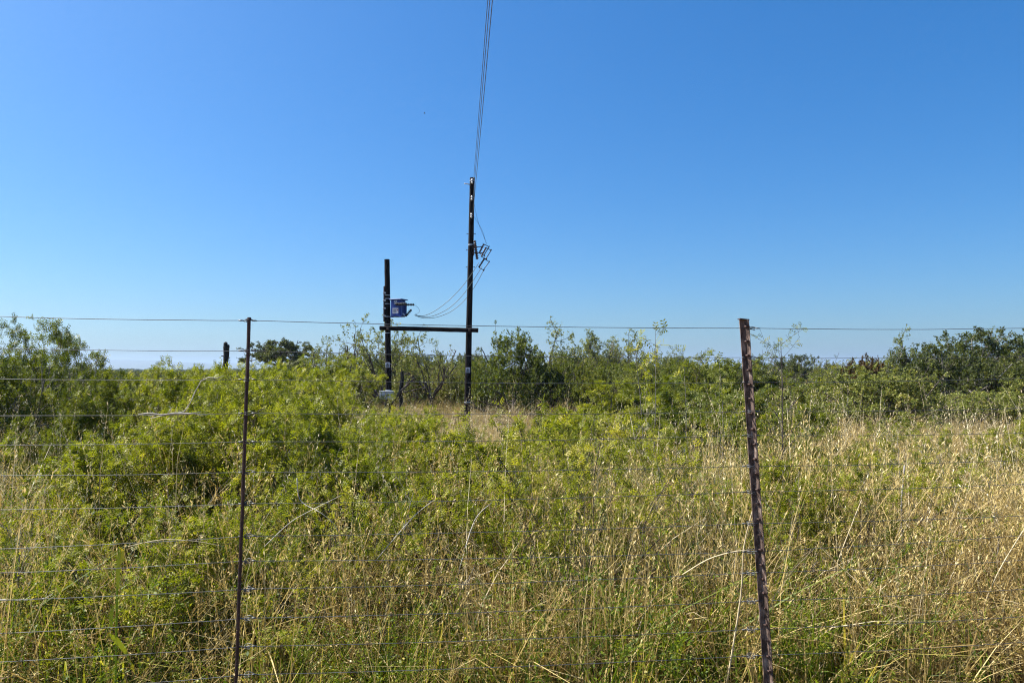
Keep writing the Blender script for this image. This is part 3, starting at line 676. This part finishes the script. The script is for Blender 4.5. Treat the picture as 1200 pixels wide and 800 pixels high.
# Y section standard
def y_post(top, bot, name='post'):
    ax = (bot-top).normalized(); L = (bot-top).length
    u = fdir.copy(); u = (u-ax*u.dot(ax)).normalized(); w = ax.cross(u).normalized()
    if w.dot(fn) < 0: w = -w
    m = MB(); th = .0032
    angs = (R(184), R(64), R(-62))          # u = right along the fence, w = towards the camera
    ln = (.017, .027, .018)
    nseg = 40
    for a, l in zip(angs, ln):
        d = u*math.cos(a)+w*math.sin(a); s = (d.cross(ax)).normalized()*th
        vs = []; fs = []
        for i in range(nseg+1):
            c = top+ax*(L*i/nseg); ll = l+rnd.uniform(-.0008, .0008)
            vs += [c-s, c+s, c+d*ll+s*.7, c+d*ll-s*.7]
        for i in range(nseg):
            for j in range(4): fs.append((i*4+j, i*4+(j+1) % 4, (i+1)*4+(j+1) % 4, (i+1)*4+j))
        fs += [(0, 1, 2, 3), (nseg*4+3, nseg*4+2, nseg*4+1, nseg*4)]
        m.add(vs, fs)
    m.cur = 1; st = m; k = .03
    while k < L-.3:
        c = top+ax*k+w*(.013+rnd.uniform(-.003, .003))+u*(.005+rnd.uniform(-.002, .002))
        st.tube([c-w*.004-u*.007, c-u*.004+w*.005, c+u*.005+w*.005, c-w*.003+u*.011], [.004, .0052, .0052, .004], 6)
        k += .0625+rnd.uniform(-.006, .006)
    return m.build(name, [M['rust'], M['rust_dark']], fence)
tp = P(871, 374.5, fd(875)); b1 = P(902, 830, fd(905)); dirp = (b1-tp).normalized()
tp_z = tp; bt = tp+dirp*((tp.z+.15)/-dirp.z); post = y_post(tp, bt)
cap = MB(); cap.box(tp+Vector((0.001, 0, .001)), (.04, .034, .004), Matrix.Rotation(.1, 3, 'Y')); cap.build('cap', M['rust_dark'], post)
# dropper
dt = P(292, 374, fd(292)); db = P(276.5, 800, fd(276)); dd = (db-dt).normalized(); dbt = dt+dd*((dt.z-.05)/-dd.z)
m = MB(); npt = 24
m.tube([dt.lerp(dbt, i/npt)+Vector((rnd.uniform(-.0007, .0007), 0, 0)) for i in range(npt+1)], 0.0069, 8); m.tube([dt+Vector((0, 0, -.004)), dt+Vector((0, 0, .007))], [.0095, .007], 8)
drp = m.build('dropper', M['rust_dark'], fence, smooth=False)
# further posts just outside the photo
for sgn, base in ((-1, ends), (1, ends)):
    q = ends[0][0] if sgn < 0 else ends[0][3]
    y_post(q+Vector((0, 0, .03)), Vector((q.x, q.y, -.1)))
# ties
for k in range(13):
    for which, rr, off in ((1, .0105, 0), (2, .0165, 0)):
        c = ends[k][which]; m = MB()
        pts = []
        for j in range(17):
            a = j/16*2*math.pi*1.9
            pts.append(c+fdir*(math.cos(a)*rr)+fn*(math.sin(a)*rr)+Vector((0, 0, (j-8)*.0009+rnd.uniform(-.001, .001))))
        m.tube([c-fdir*(rr+.022)+Vector((0, 0, .002))]+pts+[c+fdir*(rr+.024)+Vector((0, 0, -.002))], .0013, 5)
        for s in (-1, 1):
            m.tube([c+fdir*s*(rr+.004), c+fdir*s*(rr+.012), c+fdir*s*(rr+.022)], [.002, .0032, .0022], 5)
        m.build('tie', M['wire'], fence, smooth=True)
# pale dead twig caught on the wires
m = MB(); d = 2.82
tw = [(162, 485), (175, 484), (190, 486), (205, 484), (222, 484.5), (236, 482.5)]
m.tube([P(x, y, fd(x)-.01) for x, y in tw], [.0012, .003, .0026, .0034, .003, .0012], 6)
tw = [(176, 490), (190, 487), (205, 484.5), (216, 482), (223, 472), (229, 458), (236, 446), (244, 442), (254, 443), (262, 440.5)]
m.tube([P(x, y, fd(x)+.012) for x, y in tw], [.0012, .0016, .0022, .0022, .0016, .0018, .0016, .0022, .0018, .001], 6)
m.tube([P(x, y, fd(x)) for x, y in ((196, 485), (200, 479), (203, 476))], [.0018, .0014, .0006], 5)
m.tube([P(x, y, fd(x)) for x, y in ((228, 484), (236, 487), (243, 486))], [.002, .0014, .0006], 5)
o = m.build('dead_twig', M['dead_wood'], smooth=True, at=P(200, 485, 2.8)); tag(o, 'pale bent dead twig caught on the fence wires left of the dropper', 'twig')

# ------------------------------------------------------------------ poles
DP = 24.0
def pole(name, ptop, pbase, r0, r1, label):
    tpn = P(ptop[0], ptop[1], DP); b = P(pbase[0], pbase[1], DP); dv = (tpn-b).normalized(); base = b-dv*((b.z+.02)/dv.z)
    root = empty(name, base, label, 'pole')
    m = MB(); n = 26; m.tube([base.lerp(tpn, i/n)+Vector((rnd.uniform(-.003, .003), 0, 0)) for i in range(n+1)], [r0+(r1-r0)*i/n for i in range(n+1)], 14)
    m.build('shaft', M['creosote'], root, smooth=False)
    return root, base, tpn
tall, tb, tt = pole('utility_pole', (553.5, 208.5), (547.3, 492), .108, .082, 'tall dark creosoted pole carrying the overhead wires')
short, sb, st_ = pole('utility_pole', (453.5, 304), (455.5, 470), .10, .085, 'short dark creosoted pole carrying the blue transformer')
def onpole(b, t, py):
    u = None
    lo, hi = 0., 1.
    for _ in range(30):
        mid = (lo+hi)/2; q = b.lerp(t, mid); dy = q.y; z = q.z
        # screen row of q
        v = q-CAM; f = v.y*math.cos(PITCH)+v.z*math.sin(PITCH); up = -v.y*math.sin(PITCH)+v.z*math.cos(PITCH); row = 400-FPX*up/f
        if row > py: lo = mid
        else: hi = mid
    return b.lerp(t, lo)
def band(root, b, t, py, r, h=.02, mat='galv', name='band'):
    c = onpole(b, t, py); m = MB(); m.tube([c-Vector((0, 0, h/2)), c+Vector((0, 0, h/2))], r, 14); m.build(name, M[mat], root)
for py in (471,): band(tall, tb, tt, py, .110, .035)
band(tall, tb, tt, 287, .093, .05); band(tall, tb, tt, 212, .086, .03)
for py in (350, 356, 371, 390, 426, 457, 346): band(short, sb, st_, py, .100, .022)
for py in (274, 293, 313):
    c = onpole(tb, tt, py); m = MB(); m.tube([c-Vector((.14, 0, 0)), c+Vector((.14, 0, 0))], .009, 6)
    for s in (-1, 1): m.tube([c+Vector((s*.145, 0, 0)), c+Vector((s*.125, 0, 0))], .02, 6)
    m.build('bolt', M['rust_dark'], tall)
# line insulators
def insulator(root, c, dr, L, r, mat, n=4, name='insulator'):
    m = MB(); dr = Vector(dr).normalized(); m.tube([c, c+dr*L], r*.45, 8)
    for i in range(n):
        q = c+dr*(L*(i+.5)/n); m.tube([q-dr*(L/n*.32), q, q+dr*(L/n*.3)], [r*.5, r, r*.55], 10)
    return m.build(name, M[mat], root, smooth=True)
LD = Vector((.80, -11.3, 0)).normalized()
att = []
for py in (213, 232.5, 253):
    c = onpole(tb, tt, py); q = c+Vector((0.0, -.085, 0)); insulator(tall, q+Vector((0, 0, .07)), (0, 0, -1), .16, .038, 'white_porcelain', 2)
    m = MB(); m.tube([c+Vector((0, -.07, 0)), q+Vector((0, -.05, 0))], .014, 6); m.build('bracket', M['galv'], tall)
    att.append(q+Vector((.05, -.05, 0)))
c = onpole(tb, tt, 216.5); m = MB(); m.tube([c+Vector((-.07, -.02, 0)), c+Vector((-.22, -.04, .03)), c+Vector((-.26, -.04, .02))], [.018, .014, .02], 8)
m.build('insulator', M['white_porcelain'], tall, smooth=True)
def sign(root, b, t, py, w, h, r):
    c = onpole(b, t, py); m = MB(); m.box(c+Vector((0, -r-.012, 0)), (w, .006, h), bev=.002); s = m.build('sign', M['label_white'], root)
    y = c.y-r-.0165; k = MB()
    A = [Vector((c.x, y, c.z+h*.32)), Vector((c.x-w*.33, y, c.z-h*.2)), Vector((c.x+w*.33, y, c.z-h*.2))]
    for i in range(3): k.tube([A[i], A[(i+1) % 3]], .007, 4)
    k.tube([Vector((c.x+.008, y, c.z+h*.15)), Vector((c.x-.01, y, c.z)), Vector((c.x+.01, y, c.z-.005)), Vector((c.x-.006, y, c.z-h*.14))], .006, 4)
    k.box((c.x, y, c.z-h*.34), (w*.7, .003, .014)); k.build('warning_mark', M['black_print'], s)
sign(tall, tb, tt, 433.5, .14, .17, .108); sign(short, sb, st_, 427.5, .14, .17, .10)
for a, b, r in ((447, 336, 0),):
    q = onpole(sb, st_, 356)+Vector((-.10, -.03, 0)); m = MB(); m.box(q+Vector((0, 0, .0)), (.05, .07, 1.15), bev=.006); m.build('channel', M['rust_dark'], short)
    for z in (.35, .1, -.15, -.4):
        m = MB(); m.box(q+Vector((.01, -.03, z)), (.10, .05, .05), bev=.005); m.build('clamp', M['galv'], short)
# cross beam
a = P(445, 384.3, DP-.17); b = P(560.5, 387, DP-.17); m = MB(); n = 14
m.tube([a.lerp(b, i/n)+Vector((0, 0, rnd.uniform(-.004, .004))) for i in range(n+1)], .072, 12)
beam = m.build('crossbeam', M['creosote'], at=a); tag(beam, 'horizontal dark log bolted between the two poles', 'beam')
for px, py in ((454, 385), (550, 386.5)):
    q = P(px, py, DP-.255); m = MB(); m.tube([q+Vector((0, .03, 0)), q-Vector((0, .02, 0))], .028, 6); m.box(q+Vector((0, .0, 0)), (.07, .008, .07)); m.build('bolt', M['rust'], beam)

# transformer
tc = P(467.5, 361.5, DP-.12)
tr = empty('transformer', tc-Vector((0, 0, .28)), 'blue oil transformer box mounted on the short pole', 'transformer')
m = MB(); m.box(tc+Vector((-.03, 0, 0)), (.36, .34, .54), bev=.02); tank = m.build('tank', M['blue_paint'], tr)
m = MB(); m.box(tc+Vector((-.02, 0, .285)), (.46, .42, .03), bev=.008); m.build('lid', M['blue_paint'], tr)
for i in range(4):
    m = MB(); m.box(tc+Vector((.165+.0, -.13+i*.085, -.03)), (.10, .012, .44), bev=.003); m.build('cooling_fin', M['blue_light'], tr)
m = MB(); m.box(tc+Vector((.10, -.178, -.24)), (.22, .03, .035), Matrix.Rotation(.45, 3, 'Y')); m.box(tc+Vector((-.18, -.12, -.27)), (.10, .05, .04)); m.build('mounting_foot', M['blue_paint'], tr)
m = MB(); m.box(tc+Vector((-.02, -.173, -.08)), (.22, .006, .18)); lb = m.build('rating_plate', M['label_white'], tr)
m = MB()
for i in range(4): m.box(tc+Vector((-.05, -.1775, -.03-i*.03)), (.12, .002, .008))
m.build('print', M['black_print'], lb)
m = MB(); m.box(tc+Vector((.055, -.1775, -.06)), (.03, .002, .04)); m.build('red_mark', M['red_print'], lb)
m = MB(); m.box(tc+Vector((-.02, -.173, .19)), (.12, .006, .11)); s = m.build('warning_plate', M['label_white'], tr)
m = MB(); q = tc+Vector((-.02, -.178, .19)); A = [q+Vector((0, 0, .035)), q+Vector((-.04, 0, -.03)), q+Vector((.04, 0, -.03))]
for i in range(3): m.tube([A[i], A[(i+1) % 3]], .005, 4)
m.build('warning_mark', M['black_print'], s)
insulator(tr, tc+Vector((0, -.20, .13)), (1, -.15, -.04), .46, .05, 'rubber', 7, 'bushing')
insulator(tr, tc+Vector((.14, .12, .13)), (1, .1, -.02), .34, .045, 'rubber', 6, 'bushing')
m = MB(); q0 = tc+Vector((.17, -.10, -.15)); q1 = tc+Vector((.33, -.12, -.27)); m.tube([q0, q1], .015, 6); m.box((q0+q1)/2+Vector((.02, .02, .0)), (.16, .05, .02), Matrix.Rotation(.6, 3, 'Y')); m.build('bracket', M['galv'], tr)
insulator(tr, q1, (.62, 0, .62), .30, .05, 'rubber', 5, 'surge_arrester')
tr.rotation_euler.z = R(-24)
# meter box
mc = P(453.5, 463, DP-.17); bx = empty('meter_box', mc-Vector((0, 0, .12)), 'pale grey metal meter box strapped to the short pole', 'meter box')
m = MB(); m.box(mc, (.44, .17, .26), bev=.012); cs_ = m.build('case', M['grey_box'], bx)
m = MB(); m.box(mc+Vector((0, -.089, -.008)), (.39, .008, .20), bev=.003); dr_ = m.build('door', M['grey_box'], bx)
m = MB(); m.box(mc+Vector((.045, -.095, .02)), (.075, .006, .05)); m.build('window', M['glass_dark'], dr_)
m = MB(); m.tube([mc+Vector((.17, -.09, -.02)), mc+Vector((.17, -.11, -.02))], .012, 8); m.build('handle', M['galv'], dr_)
m = MB(); m.box(mc+Vector((0, -.01, .137)), (.47, .21, .014), bev=.004); m.build('lid', M['grey_box'], bx)

# fuse cutouts and their bracket on the tall pole
cb = onpole(tb, tt, 292)
fr = empty('fuse_bracket', cb+Vector((.08, -.05, 0)), 'steel arm holding the fuses on the right of the tall pole', 'bracket')
m = MB()
for dz in (0.06, -.14): m.tube([cb+Vector((.05, -.08, dz)), cb+Vector((.25, -.09, dz)), cb+Vector((.40, -.09, dz+.01))], .014, 6)
m.build('arm', M['rust_dark'], fr)
m = MB(); m.box(cb+Vector((.1, -.07, -.04)), (.04, .05, .36), bev=.004); m.build('plate', M['rust_dark'], fr)
insulator(fr, cb+Vector((.13, -.09, .27)), (.14, 0, -1), .62, .062, 'porcelain', 9, 'insulator')
def cutout(px, py, dy, label, tilt, dark):
    c = P(px, py, DP+dy); ax = Vector((math.sin(tilt), 0, math.cos(tilt))); sd = Vector((math.cos(tilt), 0, -math.sin(tilt)))
    root = empty('fuse_cutout', c-ax*.18, label, 'fuse cutout', 'fuse cutouts on the tall pole')
    insulator(root, c-ax*.17-sd*.07, ax, .34, .042, 'porcelain', 6, 'insulator')
    m = MB(); m.tube([c-ax*.16+sd*.10, c+ax*.16+sd*.12], .013, 8); m.build('fuse_tube', M['conductor'] if dark else M['rust_dark'], root)
    m = MB()
    for s in (-1, 1):
        m.box(c+ax*.165*s+sd*.02, (.22, .025, .02), Matrix.Rotation(tilt, 3, 'Y')); m.box(c+ax*.165*s+sd*.12, (.03, .03, .06), Matrix.Rotation(tilt, 3, 'Y'))
    m.build('contact', M['rust_dark'], root)
    return c
f1 = cutout(566.5, 292.5, -.12, 'upper fuse cutout frame on the tall pole', R(27), False)
f2 = cutout(566.5, 309.5, -.05, 'lowest fuse cutout frame on the tall pole', R(32), True)
f3 = cutout(569.0, 296.5, .12, 'fuse cutout frame just behind the upper one', R(27), False)

# overhead conductors
for k, q in enumerate(att):
    e = q+LD*45; e.z = q.z+.2; pts = []
    for i in range(61):
        u = (i/60); p = q.lerp(e, u); p.z -= 4*u*(1-u)*.3; pts.append(p)
    m = MB(); m.tube(pts, .0062, 6); o = m.build('overhead_wire', M['conductor'], at=q, smooth=True)
    tag(o, '%s overhead wire running from the tall pole top over the viewer' % ('highest', 'middle', 'lowest')[k], 'wire', 'overhead wires')
def cable(pts, r, label, mat='cable', name='cable', sub=5):
    P3 = [Vector(p) for p in pts]; out = []
    for i in range(len(P3)-1):
        p0, p1, p2, p3 = P3[max(i-1, 0)], P3[i], P3[i+1], P3[min(i+2, len(P3)-1)]
        for j in range(sub):
            t = j/sub; out.append(.5*((2*p1)+(p2-p0)*t+(2*p0-5*p1+4*p2-p3)*t*t+(3*p1-p0-3*p2+p3)*t**3))
    out.append(P3[-1]); m = MB(); m.tube(out, r, 6); o = m.build(name, M[mat], at=P3[0], smooth=True); tag(o, label, 'cable', 'cables between fuses and transformer' if mat == 'cable' else 'jumper wires on the tall pole')
pc = lambda L, dd=0: [P(x, y, DP-.25+dd) for x, y in L]
cable(pc([(486.5, 368), (491, 370), (500, 369), (513, 362), (528, 350), (543, 334), (554, 319), (561, 308)]), .009, 'highest green cable from surge arrester up to fuses')
cable(pc([(486.5, 368.5), (494, 371), (508, 370), (526, 361), (542, 346), (555, 328), (565, 312)], -.06), .009, 'middle green cable sagging between transformer and fuses')
cable(pc([(485, 369), (496, 372.5), (512, 371.5), (530, 364), (546, 350), (558, 333), (567, 316)], .5), .009, 'lowest sagging green cable between transformer and fuses')
cable(pc([(482.5, 356.5), (487, 358), (491, 362), (491, 366), (487.5, 368)], .1), .005, 'thin loop of cable at the transformer bushing')
cable([att[1]]+pc([(557, 246), (561, 262), (566, 275), (570, 285)], .1), .005, 'longer thin jumper from middle insulator to fuses', 'conductor', 'jumper_wire')
cable([att[2]]+pc([(560, 261), (565, 270), (568, 279), (570, 286)], .2), .005, 'shorter thin jumper from lowest insulator to fuses', 'conductor', 'jumper_wire')

# ------------------------------------------------------------------ old knobbed wooden post, columns, trunk
q = P(264.5, 406, 12); base = Vector((q.x, 12, 0)); op = empty('wooden_post', base, 'old dark wooden post with knobbed top rising above the bushes', 'post')
m = MB(); n = 16; m.tube([Vector((q.x+.012*math.sin(i*.9), 12+.01*math.cos(i*1.3), q.z*i/n)) for i in range(n+1)], [.052+.006*math.sin(i*2.1)-.008*i/n for i in range(n+1)], 9)
m.tube([q+Vector((.0, 0, -.03)), q+Vector((-.005, 0, .025)), q+Vector((.0, 0, .055)), q+Vector((.01, 0, .075))], [.04, .032, .036, .012], 8)
m.tube([q+Vector((.02, 0, -.015)), q+Vector((.042, -.01, .005)), q+Vector((.055, -.01, .03))], [.03, .030, .012], 8)
for s, z in ((-1, -.16), (1, -.2)): m.tube([q+Vector((0, 0, z)), q+Vector((s*.07, -.01, z+.01))], [.014, .006], 5)
m.build('shaft', M['old_wood'], op)
rg = np.random.default_rng(3); an = []
for i in range(170):
    a = rg.uniform(0, 6.28); z = q.z-.15-rg.uniform(0, 1)**.6*.5
    an.append(((q.x+math.cos(a)*.06, 12+math.sin(a)*.06, z), (math.cos(a), math.sin(a), .3), rg.uniform(.3, 1)))
me = leaves('creeper', [(tuple(local(op, a[0])), a[1], a[2]) for a in an], LEAF, .035, rg, M['leaf_bright']); link('creeper', me, op)
for px, top, lb in ((1174.5, 404, 'left and taller'), (1181, 407, 'right and thicker')):
    q = P(px, top, 27.0); m = MB(); n = 8
    m.tube([Vector((q.x+.01*math.sin(i), 27.0, q.z*i/n)) for i in range(n+1)], [.05]*n+[.02], 7)
    for i in range(3):
        z = q.z-.15-.2*i; m.tube([Vector((q.x, 27, z-.1)), Vector((q.x+.07*(-1)**i, 27, z)), Vector((q.x+.08*(-1)**i, 27, z+.14))], [.03, .03, .015], 6)
    o = m.build('column_cactus', M['cactus'], at=(q.x, 27, 0)); tag(o, lb+' of two thin green columnar stems above the right tree', 'succulent')
q = P(471, 432, 27.5); m = MB(); m.tube([Vector((q.x, 27.5, 0)), Vector((q.x-.05, 27.5, .8)), Vector((q.x+.02, 27.5, 1.3)), q], [.08, .075, .07, .05], 8)
o = m.build('tree_stump', M['old_wood'], at=(q.x, 27.5, 0)); tag(o, 'dark broken tree trunk standing just right of the short pole', 'tree trunk')

# ------------------------------------------------------------------ yellowing reed by the fence
def ribbon(pts, w, sidev, t):
    pts = [Vector(p) for p in pts]; Q = []; T_ = []
    n = len(pts)-1
    for i in range(n):
        w0 = w*math.sin(math.pi*min(1, .12+.88*i/n))*.5+.0006; w1 = w*math.sin(math.pi*min(1, .12+.88*(i+1)/n))*.5+.0006
        Q.append([pts[i]-sidev*w0, pts[i]+sidev*w0, pts[i+1]+sidev*w1, pts[i+1]-sidev*w1]); T_.append(t+.2*i/n)
    return Q, T_
rd = 2.95; rp = lambda x, y, dd=0: P(x, y, rd+dd)
root = empty('reed', (rp(137, 800).x, rd, 0), 'single yellow green reed with broad blades, lower left behind the wires', 'reed')
m = MB(); m.tube([Vector((rp(136, 800).x, rd, 0)), rp(136, 760), rp(137, 700), rp(139, 640)], [.0045, .004, .0035, .002], 6)
m.build('stem', M['straw'] if False else M['yellow_leaf'], root)
sv = Vector((.9, -.2, .35)).normalized()
for pts, w, t in (([(139, 690), (138, 672), (139, 655), (142, 640)], .02, .3), ([(128, 742), (135, 748), (145, 760), (152, 772)], .03, .15), ([(138, 665), (143, 655), (144, 645), (139, 640)], .018, .7),
                  ([(131, 735), (130, 725), (131, 715), (134, 707)], .022, .1), ([(150, 770), (155, 780), (158, 790)], .014, .6), ([(124, 750), (127, 742), (129, 742)], .012, .95), ([(137, 700), (147, 690), (158, 700), (160, 716)], .014, .5), ([(66, 685), (69, 690), (72, 697)], .016, .1)):
    Q, T_ = ribbon([rp(x, y, -.02) for x, y in pts], w, sv, t)
    V = np.array([[[*local(root, v)] for v in q] for q in Q]); link('blade', quad_mesh('blade', V, np.array(T_), M['yellow_leaf']), root)

# a few long pale stalks standing out from the tangle (each one picked out)
stalks = [((905, 800), (925, 700), (985, 640), (1200, 600)), ]
def stalk(pts, d, r, label, mat='dead_wood'):
    P3 = [P(x, y, dd) for (x, y), dd in zip(pts, d)]; out = []
    for i in range(len(P3)-1):
        p0, p1, p2, p3 = P3[max(i-1, 0)], P3[i], P3[i+1], P3[min(i+2, len(P3)-1)]
        for j in range(4):
            t = j/4; out.append(.5*((2*p1)+(p2-p0)*t+(2*p0-5*p1+4*p2-p3)*t*t+(3*p1-p0-3*p2+p3)*t**3))
    out.append(P3[-1]); n = len(out); m = MB(); m.tube(out, [r*(1-.6*i/n) for i in range(n)], 5)
    o = m.build('dry_stalk', M[mat], at=P3[0], smooth=True); tag(o, label, 'stalk')
M['straw_solid'] = solid('straw_solid', [(.3, (.42, .33, .19)), (.7, (.66, .56, .36))], .6, 0, 25, 4)
stalk([(852, 800), (868, 700), (872, 640), (884, 590)], [3.25, 3.2, 3.15, 3.12], .0045, 'pale straight stalk leaning on the rusty post from below left', 'straw_solid')
stalk([(800, 673), (830, 655), (860, 646), (880, 644)], [3.3, 3.2, 3.12, 3.1], .003, 'thin arched stalk reaching the rusty post from the left', 'straw_solid')
stalk([(1130, 800), (1150, 720), (1170, 670), (1200, 620)], [3.9, 3.9, 3.8, 3.8], .005, 'thick straw stalk leaning right at the lower right edge', 'straw_solid')
stalk([(965, 730), (978, 670), (1000, 610), (1010, 585)], [4.3, 4.3, 4.3, 4.3], .0045, 'upright straw stalk bent at a knot, right of the rusty post', 'straw_solid')
stalk([(1165, 780), (1160, 720), (1148, 690), (1140, 650)], [4.1, 4.1, 4.0, 4.0], .004, 'second straw stalk crossing the thick leaning one', 'straw_solid')
stalk([(1060, 545), (1056, 610), (1065, 680), (1067, 720)], [4.9, 4.8, 4.8, 4.8], .006, 'grey upright woody stem right of the rusty post', 'bark_grey')
stalk([(310, 640), (340, 612), (366, 597), (388, 586), (400, 580)], [3.5, 3.5, 3.5, 3.45, 3.45], .0021, 'rising pale stalk of the crossed pair right of the dropper')
stalk([(348, 560), (352, 586), (375, 600), (390, 612), (396, 622)], [3.5, 3.5, 3.45, 3.45, 3.45], .0021, 'falling curved pale stalk of the crossed pair right of the dropper')
stalk([(538, 668), (556, 610), (575, 590), (575, 590)], [4.0, 4.1, 4.2, 4.2], .003, 'thin pale stalk below the tall pole')
stalk([(440, 657), (480, 610), (500, 592), (510, 585)], [4.0, 4.0, 4.1, 4.1], .003, 'thin pale slanting stalk between dropper and tall pole')
stalk([(445, 770), (475, 767), (500, 760), (520, 750)], [3.6, 3.7, 3.7, 3.8], .0035, 'pale stalk lying flat at the bottom, right of the dropper')
stalk([(735, 770), (755, 720), (775, 690), (800, 675)], [3.7, 3.8, 3.9, 3.9], .0035, 'pale stalk curving up to the right in the lower centre', 'bark_grey')
stalk([(695, 740), (720, 700), (750, 655), (800, 605)], [4.6, 4.5, 4.5, 4.4], .006, 'dark slanting branch in the lower centre', 'bark_dark')
stalk([(150, 640), (190, 632), (230, 634), (262, 640)], [3.6, 3.6, 3.6, 3.6], .002, 'pale stalk lying nearly level left of the dropper', 'straw_solid')
stalk([(0, 702), (20, 703), (50, 701), (62, 695)], [3.4, 3.4, 3.4, 3.4], .0035, 'pale twig lying along a wire at the left edge')
stalk([(190, 790), (235, 770), (262, 735), (290, 700)], [3.6, 3.6, 3.6, 3.6], .0028, 'straw slanting towards the foot of the dropper', 'straw_solid')
# small bird
c = P(497.5, 133, 60); bd = MB()
bd.tube([c+Vector((-.09, 0, 0)), c+Vector((-.05, 0, .0)), c+Vector((.0, 0, .005)), c+Vector((.05, 0, .01)), c+Vector((.08, 0, .012)), c+Vector((.10, 0, .01))], [.006, .014, .026, .022, .018, .003], 8)
for s in (-1, 1):
    q = c+Vector((.01, s*.02, .01)); bd.add([q+Vector((.03, 0, 0)), q+Vector((-.03, 0, 0)), q+Vector((-.035, s*.08, .05)), q+Vector((.02, s*.09, .055)), q+Vector((-.05, s*.17, .03)), q+Vector((-.035, s*.18, .03)), q+Vector((0, s*.04, .028))], [(0, 1, 2, 3), (3, 2, 4, 5), (0, 6, 3)])
bd.add([c+Vector((-.08, -.006, 0)), c+Vector((-.08, .006, 0)), c+Vector((-.14, .025, 0)), c+Vector((-.14, -.025, 0)), c+Vector((-.1, 0, .006))], [(0, 1, 2, 3), (0, 1, 4), (1, 2, 4), (2, 3, 4), (3, 0, 4)])
o = bd.build('bird', M['feather'], at=c); tag(o, 'tiny dark bird high in the sky left of the overhead wires', 'bird')

# ------------------------------------------------------------------ haze
hz = MB(); hz.box((0, 0, 28.5), (9600, 9600, 59)); 
mh, nt, out = new_mat('haze'); pv = nt.nodes.new('ShaderNodeVolumePrincipled'); pv.inputs['Color'].default_value = (.48, .64, .88, 1); pv.inputs['Density'].default_value = .00024
pv.inputs['Anisotropy'].default_value = .2
nt.links.new(pv.outputs[0], out.inputs['Volume'])
HAZE = True
if HAZE: tag(hz.build('haze', mh), 'thin pale blue haze over the far plain', 'haze', kind='stuff')

# ------------------------------------------------------------------ light
AZ, EL = -72, 49                                    # sun azimuth (clockwise from the view direction) and height
w = bpy.data.worlds.new('World'); S.world = w; w.use_nodes = True; nt = w.node_tree
bg = nt.nodes['Background']; sky = nt.nodes.new('ShaderNodeTexSky'); sky.sky_type = 'NISHITA'; sky.sun_disc = False
sky.sun_elevation = R(EL); sky.sun_rotation = R(AZ); sky.air_density = 1.0; sky.dust_density = 1.5; sky.ozone_density = 7.0; sky.altitude = 0

gm_ = nt.nodes.new('ShaderNodeGamma'); gm_.inputs[1].default_value = .8
hs_ = nt.nodes.new('ShaderNodeHueSaturation'); hs_.inputs['Saturation'].default_value = 1.4
tn_ = nt.nodes.new('ShaderNodeMix'); tn_.data_type = 'RGBA'; tn_.blend_type = 'MULTIPLY'; tn_.inputs[0].default_value = 1; tn_.inputs[7].default_value = (.79, 1.035, 1.20, 1)
nt.links.new(sky.outputs[0], gm_.inputs[0]); nt.links.new(gm_.outputs[0], hs_.inputs['Color']); nt.links.new(hs_.outputs[0], tn_.inputs[6]); nt.links.new(tn_.outputs[2], bg.inputs[0])
bg.inputs[1].default_value = .07
sl = bpy.data.lights.new('sun', 'SUN'); sl.energy = 5.0; sl.angle = R(.5); sl.color = (1, .95, .87)
so = bpy.data.objects.new('sun', sl); C.objects.link(so)
sd = Vector((math.sin(R(AZ))*math.cos(R(EL)), math.cos(R(AZ))*math.cos(R(EL)), math.sin(R(EL))))
so.rotation_euler = sd.to_track_quat('Z', 'Y').to_euler(); so.location = sd*50

vs_ = S.view_settings; vs_.view_transform = 'Standard'; vs_.look = 'None'; vs_.exposure = 1.42; vs_.gamma = 1; vs_.use_curve_mapping = False
cy = S.cycles; cy.max_bounces = 5; cy.diffuse_bounces = 3; cy.glossy_bounces = 2; cy.transmission_bounces = 3; cy.volume_bounces = 0; cy.transparent_max_bounces = 4
cy.use_denoising = True; cy.denoiser = 'OPENIMAGEDENOISE'; cy.denoising_input_passes = 'RGB_ALBEDO_NORMAL'; cy.denoising_prefilter = 'NONE'; cy.denoising_quality = 'HIGH'; cy.pixel_filter_type = 'BLACKMAN_HARRIS'; cy.filter_width = 1.15; cy.use_adaptive_sampling = True; cy.adaptive_threshold = .02; cy.caustics_reflective = False; cy.caustics_refractive = False
S.render.use_persistent_data = False
print('protos', {k: v[4] for k, v in PROTO.items()}, 'objects', len(S.objects))
